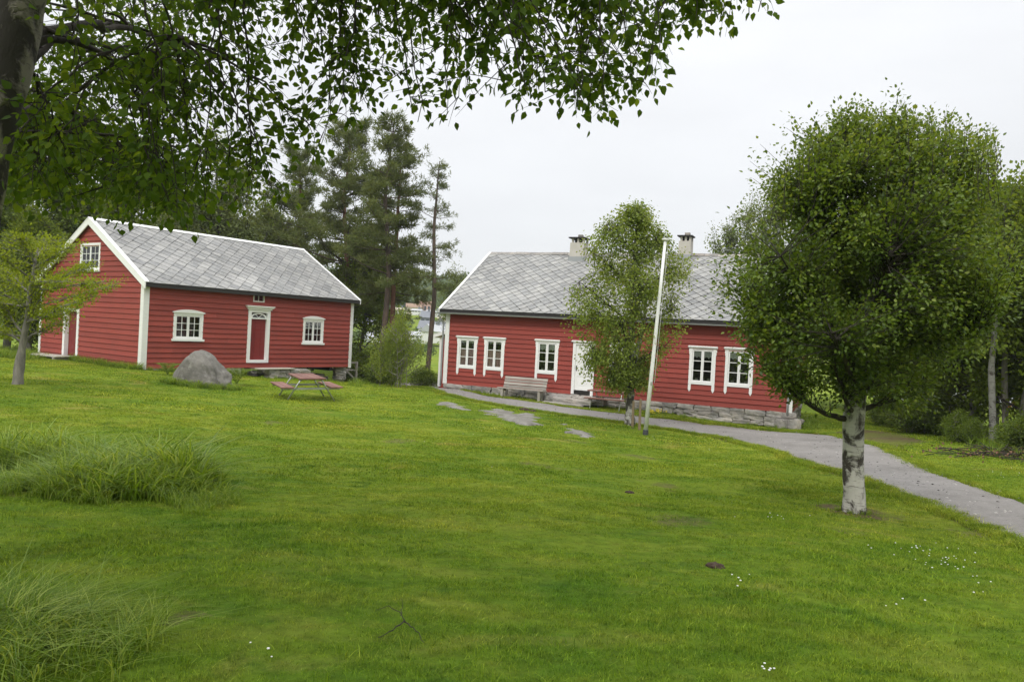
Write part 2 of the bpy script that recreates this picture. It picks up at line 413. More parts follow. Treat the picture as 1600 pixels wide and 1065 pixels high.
across = NE2 - FE2; across /= np.linalg.norm(across, axis=1)[:, None]
FE2 = FE2 + across * jit[:, None]; NE2 = NE2 + across * jit[::-1][:, None]
# the worn patch that leads off behind the red house on the right
PATCH = np.array([hit(*p)[:2] for p in [(1300, 676), (1330, 670), (1375, 672), (1425, 682), (1450, 690), (1405, 702), (1350, 692)]])
def inside(poly, x, y):
    c = np.zeros(len(x), bool); n = len(poly); j = n - 1
    for i in range(n):
        xi, yi = poly[i]; xj, yj = poly[j]
        c ^= ((yi > y) != (yj > y)) & (x < (xj - xi) * (y - yi) / (yj - yi + 1e-12) + xi)
        j = i
    return c
PATHPOLY = np.r_[FE2[::4], NE2[::-4]]
def segdist(poly, x, y):
    d = np.full(len(x), 1e9)
    for i in range(len(poly) - 1):
        a = poly[i]; b = poly[i + 1]; ab = b - a; t = np.clip(((x - a[0]) * ab[0] + (y - a[1]) * ab[1]) / (ab @ ab + 1e-9), 0, 1)
        d = np.minimum(d, np.hypot(x - a[0] - t * ab[0], y - a[1] - t * ab[1]))
    return d

# houses' frames (fitted from the photograph's vanishing points)
H1P, H1Y, H1L, H1W, H1Z = (-14.5955, 30.9553), .959527, 11.10, 8.58, -2.2074
H2P, H2Y, H2L, H2W, H2Z = (-2.8471, 33.9559), -.412845, 14.22, 8.82, -2.3612
def to_world(P, yaw, u, v): return (P[0] + u * math.cos(yaw) - v * math.sin(yaw), P[1] + u * math.sin(yaw) + v * math.cos(yaw))
H1POLY = np.array([to_world(H1P, H1Y, *q) for q in ((-.05, -.05), (H1L, -.05), (H1L, H1W), (-.05, H1W))])
H2POLY = np.array([to_world(H2P, H2Y, *q) for q in ((-.3, -.3), (H2L + .3, -.3), (H2L + .3, H2W), (-.3, H2W))])

BT = at(1335, 797, 11.0)      # foot of the round white-trunked tree
BARE = [(BT[0], BT[1], .55), (*hit(1060, 812)[:2], .5), (*hit(1330, 833)[:2], .3), (*hit(1040, 760)[:2], .3), (*hit(900, 690)[:2], .5), (*hit(1515, 833)[:2], .35), (*hit(250, 980)[:2], .25),
        (*hit(60, 760)[:2], .7), (*hit(630, 690)[:2], .5), (*hit(850, 728)[:2], .5), (*hit(1000, 715)[:2], .5), (*hit(120, 700)[:2], .4), (*hit(430, 660)[:2], .4)]
def dirt_at(x, y):
    d = np.zeros(len(x)); r = np.hypot(x, y); m_ = r < 60
    xm, ym = x[m_], y[m_]
    pd = np.minimum(segdist(FE2[::12], xm, ym), segdist(NE2[::12], xm, ym)); nz = .5 + .5 * sn(np.c_[xm, ym], 1.6, 4)
    dm = (1 - sstep(.05, .38, pd)) * np.clip(.35 + .6 * nz, 0, 1)
    for bx, by, br in BARE: dm = np.maximum(dm, (1 - sstep(.3 * br, 1.2 * br, np.hypot((xm - bx), (ym - by) * .8) + .2 * sn(np.c_[xm, ym], 3.0, 2) + .12 * sn(np.c_[xm, ym], 8.0, 1))) * .55)
    bt_ = np.hypot(xm - BT[0], (ym - BT[1]) * .8) + .1 * sn(np.c_[xm, ym], 6.0, 2); dm = np.maximum(dm, (1 - sstep(.25, .75, bt_)) * .85)
    pp = inside(PATCH, xm, ym); dm = np.where(pp, np.maximum(dm, .5 + .25 * nz), dm)
    dm = np.where(inside(H1POLY, xm, ym), 1.0, dm)
    d[m_] = dm; return d

# lawn colours shared by the sheet and the blades that stand on it
def lawn_color(nt, bright=1.0):
    wp = wpos(nt)
    big = noise(nt, .22, 4, .55, wp, .3); mid = noise(nt, 1.1, 5, .6, mapping(nt, wp, (1, 1.6, 1))); fine = noise(nt, 9, 5, .7, wp)
    c = ramp(nt, big, [(.36, (.068, .132, .010)), (.50, (.108, .170, .013)), (.64, (.155, .202, .020))])
    c2 = ramp(nt, mid, [(.36, (.066, .128, .010)), (.52, (.118, .172, .014)), (.70, (.195, .220, .032))])
    c = mix(nt, .55, c, c2)
    # old mown bumps that have gone straw coloured
    st = ramp(nt, noise(nt, .75, 6, .65, mapping(nt, wp, (.8, 1.5, 1), (0, 0, .4)), .8), [(.60, (0, 0, 0)), (.72, (1, 1, 1))])
    sy = N(nt, 'ShaderNodeSeparateXYZ'); nt.links.new(wp, sy.inputs[0])
    dm = N(nt, 'ShaderNodeMapRange'); nt.links.new(M(nt, 'ADD', sy.outputs[1], M(nt, 'MULTIPLY', sy.outputs[0], .25)), dm.inputs[0]); dm.inputs[1].default_value = 4; dm.inputs[2].default_value = 14; dm.inputs[3].default_value = .4; dm.inputs[4].default_value = 1
    c = mix(nt, M(nt, 'MULTIPLY', M(nt, 'MULTIPLY', st, .7), dm.outputs[0]), c, (.25, .215, .065))
    s2 = ramp(nt, noise(nt, 3.2, 7, .75, mapping(nt, wp, (.7, 1.6, 1), (0, 0, .2)), .5), [(.54, (0, 0, 0)), (.70, (1, 1, 1))])
    c = mix(nt, M(nt, 'MULTIPLY', M(nt, 'MULTIPLY', s2, .5), dm.outputs[0]), c, (.24, .235, .045))
    cl = ramp(nt, noise(nt, 1.7, 5, .6, mapping(nt, wp, (1, 1.5, 1), (0, 0, 1.0))), [(.60, (0, 0, 0)), (.68, (1, 1, 1))])
    c = mix(nt, M(nt, 'MULTIPLY', cl, .6), c, (.042, .095, .010))
    # the lawn colour turns lighter and yellower towards the houses and to the right
    sy = N(nt, 'ShaderNodeSeparateXYZ'); nt.links.new(wp, sy.inputs[0])
    far_tint = N(nt, 'ShaderNodeMapRange'); nt.links.new(M(nt, 'ADD', sy.outputs[1], M(nt, 'MULTIPLY', sy.outputs[0], .25)), far_tint.inputs[0]); far_tint.inputs[1].default_value = 5; far_tint.inputs[2].default_value = 17
    far_tint.inputs[3].default_value = 0; far_tint.inputs[4].default_value = 1
    c = mix(nt, M(nt, 'MULTIPLY', far_tint.outputs[0], .25), c, mix(nt, 1.0, c, (1.45, 1.15, 1.0), 'MULTIPLY'))
    c = mix(nt, 1.0, c, M(nt, 'MULTIPLY_ADD', fine, 1.7 * bright, .38 * bright), 'MULTIPLY')
    return c, fine, mid
def lawn_mat():
    m, nt, b = new_mat('lawn')
    c, fine, mid = lawn_color(nt, 1.08)
    wp = wpos(nt)
    d = N(nt, 'ShaderNodeAttribute', attribute_name='dirt').outputs['Fac']
    dc = ramp(nt, noise(nt, 12, 6, .7, wp), [(.3, (.07, .05, .032)), (.55, (.15, .12, .06)), (.75, (.25, .21, .12))])
    dm = ramp(nt, M(nt, 'ADD', d, M(nt, 'MULTIPLY_ADD', noise(nt, 6, 6, .7, wp), .9, -.45)), [(.35, (0, 0, 0)), (.75, (1, 1, 1))])
    c = mix(nt, dm, c, dc)
    nt.links.new(c, b.inputs['Base Color']); b.inputs['Roughness'].default_value = .95; b.inputs['Specular IOR Level'].default_value = .08
    h = M(nt, 'ADD', noise(nt, 60, 4, .7, mapping(nt, wp, (1, 1, .2))), M(nt, 'MULTIPLY', fine, 1.6)); bump(nt, b, h, .8, .05)
    return m
LAWN = lawn_mat()
def blade_mat():
    m = bpy.data.materials.new('lawn_blade'); m.use_nodes = True; nt = m.node_tree; b = nt.nodes['Principled BSDF']; o = nt.nodes['Material Output']
    c, fine, mid = lawn_color(nt, 1.25)
    a = N(nt, 'ShaderNodeAttribute', attribute_name='rnd').outputs['Fac']
    c = mix(nt, 1.0, c, ramp(nt, a, [(0, (.42, .52, .5)), (.35, (.85, .92, .9)), (.75, (1.2, 1.15, 1.1)), (.92, (1.6, 1.42, 1.4)), (1, (2.2, 1.85, 3.0))]), 'MULTIPLY')
    t = N(nt, 'ShaderNodeBsdfTranslucent'); mx = N(nt, 'ShaderNodeMixShader'); mx.inputs[0].default_value = .35
    nt.links.new(c, b.inputs['Base Color']); nt.links.new(mix(nt, 1.0, c, (1.5, 1.35, .8), 'MULTIPLY'), t.inputs[0])
    b.inputs['Roughness'].default_value = .6; b.inputs['Specular IOR Level'].default_value = .1
    nt.links.new(b.outputs[0], mx.inputs[1]); nt.links.new(t.outputs[0], mx.inputs[2]); nt.links.new(mx.outputs[0], o.inputs[0])
    return m
BLADE = blade_mat()

# ground: one sheet to the horizon, fine in front of the camera
def build_ground():
    rr = [0.0]; r = .35
    while r < 1400:
        rr.append(r); r *= 1.019 if r < 60 else 1.045
    rr = np.array(rr[1:])
    front = np.radians(np.arange(90 - 42, 90 + 42.01, .33)); back = np.radians(np.arange(90 + 46, 90 + 360 - 44, 5.0))
    th = np.r_[front, back]; n = len(th); m_ = len(rr)
    X = rr[:, None] * np.cos(th)[None]; Y = rr[:, None] * np.sin(th)[None]
    Z = gz(X, Y)
    V = np.stack([X.ravel(), Y.ravel(), Z.ravel()], 1)
    V = np.r_[V, [[0, 0, g1(0, 0)]]]
    i = np.arange(m_ - 1)[:, None]; j = np.arange(n)[None]; jn = (j + 1) % n
    F = np.stack([i * n + j, (i + 1) * n + j, (i + 1) * n + jn, i * n + jn], -1).reshape(-1, 4)
    cidx = len(V) - 1
    Fc = np.stack([np.full(n, cidx), j[0], jn[0], jn[0]], 1)
    me = npmesh('ground', V, F, LAWN, True, {'dirt': dirt_at(V[:, 0], V[:, 1])})
    o = link('ground', me); tag(o, kind='structure')
    cap = MB(); cap.add([tuple(V[k]) for k in range(n)] + [tuple(V[-1])], [(k, (k + 1) % n, n) for k in range(n)])
    c = cap.build('ground_underfoot', LAWN, None); c.parent = o
build_ground()

def path_mat():
    m, nt, b = new_mat('gravel_path')
    wp = wpos(nt)
    big = noise(nt, .5, 4, .6, wp); fine = noise(nt, 45, 5, .75, wp); md = noise(nt, 4, 6, .65, wp)
    c = ramp(nt, big, [(.35, (.185, .172, .158)), (.65, (.24, .224, .208))])
    c = mix(nt, 1.0, c, M(nt, 'MULTIPLY_ADD', fine, .8, .6), 'MULTIPLY')
    c = mix(nt, 1.0, c, M(nt, 'MULTIPLY_ADD', md, .4, .8), 'MULTIPLY')
    ch = ramp(nt, noise(nt, 2.6, 7, .75, mapping(nt, wp, (.6, 1.4, 1), (0, 0, .5))), [(.66, (0, 0, 0)), (.73, (1, 1, 1))])
    c = mix(nt, M(nt, 'MULTIPLY', ch, .6), c, (.46, .44, .42))
    sp_ = ramp(nt, noise(nt, 14, 5, .75, wp), [(.58, (0, 0, 0)), (.66, (1, 1, 1))]); c = mix(nt, M(nt, 'MULTIPLY', sp_, .3), c, (.52, .50, .46))
    dk = ramp(nt, noise(nt, 1.3, 6, .7, wp, .6), [(.52, (0, 0, 0)), (.68, (1, 1, 1))]); c = mix(nt, M(nt, 'MULTIPLY', dk, .5), c, (.14, .13, .115))
    pk = ramp(nt, noise(nt, 9, 6, .75, mapping(nt, wp, (1, 1, 1), (0, 0, 2))), [(.60, (0, 0, 0)), (.66, (1, 1, 1))]); c = mix(nt, M(nt, 'MULTIPLY', pk, .55), c, (.09, .08, .065))
    e = N(nt, 'ShaderNodeAttribute', attribute_name='edge').outputs['Fac']
    em = ramp(nt, M(nt, 'ADD', e, M(nt, 'MULTIPLY_ADD', md, 1.0, -.5)), [(.45, (0, 0, 0)), (.85, (1, 1, 1))])
    c = mix(nt, M(nt, 'MULTIPLY', em, .8), c, (.15, .115, .07))
    nt.links.new(c, b.inputs['Base Color']); b.inputs['Roughness'].default_value = .92
    bump(nt, b, fine, .5, .02)
    return m
def build_path():
    K = 13; t = np.linspace(0, 1, K)
    P = FE2[:, None] * (1 - t)[None, :, None] + NE2[:, None] * t[None, :, None]
    Z = gz(P[..., 0], P[..., 1]) + .035 - .05 * (np.abs(t - .5) * 2)[None] ** 10
    V = np.concatenate([P, Z[..., None]], 2).reshape(-1, 3)
    e = np.tile((np.abs(t - .5) * 2) ** 4, NP_)
    i = np.arange(NP_ - 1)[:, None]; j = np.arange(K - 1)[None]
    F = np.stack([i * K + j, (i + 1) * K + j, (i + 1) * K + j + 1, i * K + j + 1], -1).reshape(-1, 4)
    o = link('path', npmesh('path', V, F, path_mat(), True, {'edge': e})); tag(o, kind='structure')
build_path()

# ================================================================ the two red houses
def T_front(): return np.array([[1, 0, 0, 0], [0, -1, 0, 0], [0, 0, 1, 0], [0, 0, 0, 1.0]])
def T_leftgable(): return np.array([[0, -1, 0, 0], [-1, 0, 0, 0], [0, 0, 1, 0], [0, 0, 0, 1.0]])
def T_rightgable(L): return np.array([[0, 1, 0, L], [1, 0, 0, 0], [0, 0, 1, 0], [0, 0, 0, 1.0]])

def plank_row(T, parent, mat, z0, z1, a00, a01, a10, a11, seed=0):
    """one weatherboard: lower edge proud, upper edge tucked under the next; a00/a10 lower/upper left ends"""
    lap = .020; pj = .046 + .004 * random.random(); dz = .003 * (random.random() - .5)
    mb = MB(T)
    z0 += dz - lap
    A = [(a00, -.015, z0), (a00, pj, z0), (a10, .006, z1), (a10, -.015, z1)]
    B = [(a01, -.015, z0), (a01, pj + .002 * (random.random() - .5), z0), (a11, .006, z1), (a11, -.015, z1)]
    mb.prism(A, B)
    return mb.build('plank', mat, parent)
def boards(T, parent, mat, rowh, nrows, ext, openings, base=0.0, joints=True):
    """ext(z) -> (a0, a1) usable width at height z; openings (a0, a1, c0, c1)"""
    for k in range(nrows):
        z0 = base + k * rowh; z1 = z0 + rowh
        L0, R0 = ext(z0); L1_, R1_ = ext(z1)
        if R1_ - L1_ < .05: R1_ = L1_ = (R0 + L0) / 2
        if R0 - L0 < .15: continue
        cuts = []
        for (a0, a1, c0, c1) in openings:
            if min(z1, c1) - max(z0, c0) > .35 * rowh: cuts.append((a0, a1))
        cuts.sort(); segs = []; s = None
        edges = [None] + [e for c in cuts for e in c] + [None]
        pts = [('L',)] + [(c[0], c[1]) for c in cuts]
        cur = 'L'
        for c in cuts + ['R']:
            l = (L0, L1_) if cur == 'L' else (cur, cur)
            r = (R0, R1_) if c == 'R' else (c[0], c[0])
            if r[0] - l[0] > .03 and (r[1] - l[1] > -1e-6):
                segs.append((l, r))
            if c != 'R': cur = c[1]
        for l, r in segs:
            if joints and r[0] - l[0] > 2.2 and l[0] == l[1] and random.random() < .62:
                j = l[0] + (r[0] - l[0]) * random.uniform(.2, .8)
                plank_row(T, parent, mat, z0, z1, l[0], j - .002, l[1], j - .002)
                plank_row(T, parent, mat, z0, z1, j + .002, r[0], j + .002, r[1])
            else:
                plank_row(T, parent, mat, z0, z1, l[0], r[0], l[1], r[1])

_pane = {}
def pane(T, parent, a0, a1, c0, c1, o=0.0):
    """a sheet of glass, 4 mm thick; the mesh is shared by panes of one size"""
    key = (id(T) and tuple(np.array(T).ravel()[:3]), round(a1 - a0, 3), round(c1 - c0, 3))
    if key not in _pane:
        T0 = np.array(T).copy(); T0[:3, 3] = 0
        w, h = (a1 - a0) / 2, (c1 - c0) / 2
        _pane[key] = MB(T0).box(-w, w, -.002, .002, -h, h).mesh('pane', GLASS)
    p = T @ np.array([(a0 + a1) / 2, o, (c0 + c1) / 2, 1.0])
    return link('pane', _pane[key], parent, loc=p[:3])

def sashes(T, parent, a0, a1, c0, c1, ncas, cols, rows, fr=.05, mun=.022, o=.012, mat=WHITE):
    w = (a1 - a0) / ncas
    for k in range(ncas):
        x0, x1 = a0 + k * w + .003, a0 + (k + 1) * w - .003
        mb = MB(T)
        mb.box(x0, x0 + fr, o - .03, o + .012, c0, c1); mb.box(x1 - fr, x1, o - .03, o + .012, c0, c1)
        mb.box(x0 + fr, x1 - fr, o - .03, o + .012, c0, c0 + fr); mb.box(x0 + fr, x1 - fr, o - .03, o + .012, c1 - fr, c1)
        iw = (x1 - x0 - 2 * fr); ih = (c1 - c0 - 2 * fr)
        for i in range(1, cols): mb.box(x0 + fr + iw * i / cols - mun / 2, x0 + fr + iw * i / cols + mun / 2, o - .02, o + .006, c0 + fr, c1 - fr)
        for j in range(1, rows): mb.box(x0 + fr, x1 - fr, o - .021, o + .0075, c0 + fr + ih * j / rows - mun / 2, c0 + fr + ih * j / rows + mun / 2)
        mb.build('casement', mat, parent)
        for i in range(cols):
            for j in range(rows):
                pane(T, parent, x0 + fr + iw * i / cols, x0 + fr + iw * (i + 1) / cols, c0 + fr + ih * j / rows, c0 + fr + ih * (j + 1) / rows, o - .008)
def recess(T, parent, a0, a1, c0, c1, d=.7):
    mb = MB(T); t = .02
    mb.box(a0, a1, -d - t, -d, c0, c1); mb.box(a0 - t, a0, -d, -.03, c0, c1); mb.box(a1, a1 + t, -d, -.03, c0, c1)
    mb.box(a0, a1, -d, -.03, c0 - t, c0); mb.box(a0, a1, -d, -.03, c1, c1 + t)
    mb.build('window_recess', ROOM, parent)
def wavy(T, parent, a0, a1, c0, c1, mat, name='curtain', scallop=0.0):
    mb = MB(T); n = 18; xs = np.linspace(a0, a1, n + 1)
    fr, bk = [], []
    vs = []
    for i, x in enumerate(xs):
        o = -.09 + .018 * math.sin(i * 1.9)
        zb = c0 + scallop * abs(math.sin(i * .9))
        vs += [(x, o + .035, zb), (x, o + .035, c1), (x, o + .031, zb), (x, o + .031, c1)]
    fs = []
    for i in range(n):
        b = 4 * i; fs += [(b, b + 4, b + 5, b + 1), (b + 2, b + 3, b + 7, b + 6)]
    mb.add(vs, fs); return mb.build(name, mat, parent)

def window_arched(T, parent, a0, a1, c0, c1, rows=3, pediment=True, label=None):
    """white window with a shallow pointed head, two casements of six panes"""
    j = .10
    mb = MB(T)
    top = c1 - (.14 if pediment else .0)
    mb.box(a0, a0 + j, -.03, .045, c0 + .09, top); mb.box(a1 - j, a1, -.03, .045, c0 + .09, top)
    mb.box(a0 + j, a1 - j, -.03, .045, top - .10, top); mb.box(a0 + j, a1 - j, -.03, .045, c0 + .09, c0 + .14)
    win = mb.build('window', WHITE, parent)
    if label: win['label'] = label
    if pediment:
        m2 = MB(T); n = 12; A = [(a0 - .05, top + .002)] ; w = a1 - a0 + .1
        outl = [(a0 - .05, top + .002), (a1 + .05, top + .002), (a1 + .05, top + .045)] + [(a1 + .02 - (w - .06) * i / n, top + .05 + .10 * math.sin(math.pi * i / n) ** .8) for i in range(n + 1)] + [(a0 - .05, top + .045)]
        m2.prism([(x, -.02, z) for x, z in outl], [(x, .085, z) for x, z in outl]); m2.build('pediment', WHITE, win)
    MB(T).box(a0 - .06, a1 + .06, -.03, .10, c0, c0 + .088).build('sill', WHITE, win)
    ia0, ia1, ic0, ic1 = a0 + j + .002, a1 - j - .002, c0 + .142, top - .102
    sashes(T, win, ia0, ia1, ic0, ic1, 2, 2, rows)
    recess(T, win, a0 + .05, a1 - .05, c0 + .06, top - .03)
    return (a0 + .03, a1 - .03, c0 + .03, top - .03)

def window_eared(T, parent, a0, a1, c0, c1, curtain=None, label=None):
    """white window whose side boards run on below the sill and end in points"""
    j = .105
    win = MB(T).box(a0 + j, a1 - j, -.03, .045, c1 - .09, c1 - .002).build('window', WHITE, parent)
    MB(T).box(a0 + j, a1 - j, -.03, .05, c0, c0 + .10).build('bottom_rail', WHITE, win)
    if label: win['label'] = label
    for s, x0 in ((0, a0), (1, a1 - j)):
        x1 = x0 + j; m_ = (x0 + x1) / 2; b = c0 - .20
        outer = x0 if s == 0 else x1; dirn = -1 if s == 0 else 1
        outl = [(x0, b), (x0 + .022, b - .035), (m_, b - .10), (x1 - .022, b - .035), (x1, b), (x1, c1), (x0, c1)]
        m2 = MB(T); m2.prism([(x, -.03, z) for x, z in outl], [(x, .048, z) for x, z in outl])
        # the little cut-out bracket at the top corner
        o_ = outer
        br = [(o_, c1 - .28), (o_ + dirn * .022, c1 - .24), (o_ + dirn * .012, c1 - .19), (o_ + dirn * .036, c1 - .14), (o_ + dirn * .022, c1 - .09), (o_ + dirn * .05, c1 - .03), (o_ + dirn * .05, c1), (o_, c1)]
        if dirn < 0: br = br[::-1]
        m2.prism([(x, .0, z) for x, z in br], [(x, .046, z) for x, z in br])
        m2.build('side_board', WHITE, win)
    m3 = MB(T); m3.box(a0 - .07, a1 + .07, -.02, .11, c1 + .002, c1 + .035); m3.box(a0 - .05, a1 + .05, -.02, .08, c1 + .037, c1 + .062); m3.build('cornice', WHITE, win)
    ia0, ia1, ic0, ic1 = a0 + j + .002, a1 - j - .002, c0 + .102, c1 - .092
    sashes(T, win, ia0, ia1, ic0, ic1, 2, 1, 3, fr=.048, mun=.026)
    if curtain == 'pink':
        wavy(T, win, ia0, ia1, ic0, ic0 + (ic1 - ic0) * .64, CURTAIN, scallop=0); wavy(T, win, ia0, ia1, ic1 - .16, ic1, LACE, scallop=.04)
    elif curtain == 'lace':
        wavy(T, win, ia0, ia1, ic1 - .33, ic1, LACE, scallop=.08)
        m4 = MB(T)
        for q in range(3):
            xx = ia0 + (ia1 - ia0) * (.2 + .3 * q) ; m4.tube([(xx, -.17, ic0 - .02), (xx, -.17, ic0 + .12)], [.05, .065], 8)
        m4.build('flower_pot', CONCRETE, win)
    recess(T, win, a0 + .05, a1 - .05, c0 + .04, c1 - .03)
    return (a0 + .03, a1 - .03, c0 + .03, c1 - .02)

def clip_poly(P, xmin, xmax, ymin, ymax):
    for ax, lim, sgn in ((0, xmin, 1), (0, xmax, -1), (1, ymin, 1), (1, ymax, -1)):
        Q = []
        for i in range(len(P)):
            a, b = P[i], P[(i + 1) % len(P)]
            da, db = (a[ax] - lim) * sgn, (b[ax] - lim) * sgn
            if da >= 0: Q.append(a)
            if (da >= 0) != (db >= 0):
                t = da / (da - db); Q.append((a[0] + t * (b[0] - a[0]), a[1] + t * (b[1] - a[1])))
        P = Q
        if not P: return P
    return P
def slates(parent, u0, u1, v_eave, w_eave, slope, S, D, toworld, keep=300):
    """diamond slates lain on the front slope; each is a piece of its own, the farthest joined"""
    H = D / 2 * .979; up = (math.cos(slope), math.sin(slope)); nr = (-math.sin(slope), math.cos(slope))
    cells = []
    rows = int(S / (D / 2)) + 1
    for k in range(rows + 1):
        s = k * D / 2
        nc = int((u1 - u0) / D) + 2
        for i in range(nc):
            u = u0 + i * D + (D / 2 if k % 2 else 0)
            P = [(0, -H), (H, 0), (0, H), (-H, 0)]
            Q = clip_poly([(u + x, s + y) for x, y in P], u0, u1, 0, S)
            if len(Q) < 3: continue
            ar = abs(sum(Q[a][0] * Q[(a + 1) % len(Q)][1] - Q[(a + 1) % len(Q)][0] * Q[a][1] for a in range(len(Q)))) / 2
            if ar < .01: continue
            cells.append((u, s, Q, ar > 2 * H * H * .98))
    def dist(c):
        v, w = v_eave + c[1] * up[0], w_eave + c[1] * up[1]; p = toworld(c[0], v); return math.hypot(p[0], p[1])
    cells.sort(key=dist)
    th = .016
    def local(x, y):   # x along the eave, y up the slope (relative to the centre), lower edge lifted
        lift = .026 * (.5 - y / (2 * H))
        return x, y, lift
    full = None
    mb_rest = MB(); rest_r = []
    def solid(pts3):
        n = len(pts3)
        V = [p for p in pts3] + [(x, y, z - th) for x, y, z in pts3]
        F = [tuple(range(n))] + [(i, n + i, n + (i + 1) % n, (i + 1) % n) for i in range(n)]
        return V, F
    def tolocal(x, y, z, u, s):
        return (u + x, v_eave + (s + y) * up[0] + z * nr[0], w_eave + (s + y) * up[1] + z * nr[1])
    fm = {}
    for idx, (u, s, Q, isfull) in enumerate(cells):
        jx, jr = random.uniform(-.008, .008), random.uniform(-.022, .022)
        zj = random.uniform(0, .008)
        if idx < keep:
            key = 'full' if isfull else tuple((round(x - u, 2), round(y - s, 2)) for x, y in Q)
            if key not in fm:
                V, F = solid([local(x - u, y - s) for x, y in Q])
                me = bpy.data.meshes.new('slate'); me.from_pydata([(x, y * up[0] + z * nr[0], y * up[1] + z * nr[1]) for x, y, z in V], [], F); me.materials.append(SLATE); fm[key] = me
            o = link('slate', fm[key], parent, loc=(u + (jx if isfull else 0), v_eave + s * up[0] + zj * nr[0], w_eave + s * up[1] + zj * nr[1]))
            if isfull: o.rotation_euler = (0, 0, jr)
        else:
            V, F = solid([local(x - u, y - s) for x, y in Q])
            mb_rest.add([tolocal(x, y, z + zj, u, s) for x, y, z in V], F); rest_r += [random.random()] * len(V)
    if mb_rest.v:
        o = mb_rest.build('far_slates', SLATE, parent)
        a = o.data.attributes.new('rnd', 'FLOAT', 'POINT'); a.data.foreach_set('value', np.array(rest_r, np.float32)); o['kind'] = 'stuff'

# stone prototypes: six uneven blocks of unit size
def stone_mesh(seed, mat=STONE, squash=.78):
    import bmesh
    bm = bmesh.new(); bmesh.ops.create_cube(bm, size=1.0)
    bmesh.ops.subdivide_edges(bm, edges=bm.edges[:], cuts=2, use_grid_fill=True)
    r = random.Random(seed)
    for v in bm.verts:
        p = np.array(v.co); q = p / max(1e-6, np.linalg.norm(p)) * .62
        p = p * squash + q * (1 - squash)
        p += np.array([r.uniform(-.05, .05) for _ in range(3)])
        v.co = p
    me = bpy.data.meshes.new('stone'); bm.to_mesh(me); bm.free(); me.materials.append(mat)
    me.polygons.foreach_set('use_smooth', np.zeros(len(me.polygons), bool)); return me
STONES = [stone_mesh(i) for i in range(7)]
def stone(parent, x, y, z, sx_, sy_, sz_, rz=0.0, name='stone'):
    return link(name, random.choice(STONES), parent, loc=(x, y, z), rot=(random.uniform(-.04, .04), random.uniform(-.04, .04), rz), scale=(sx_, sy_, sz_))

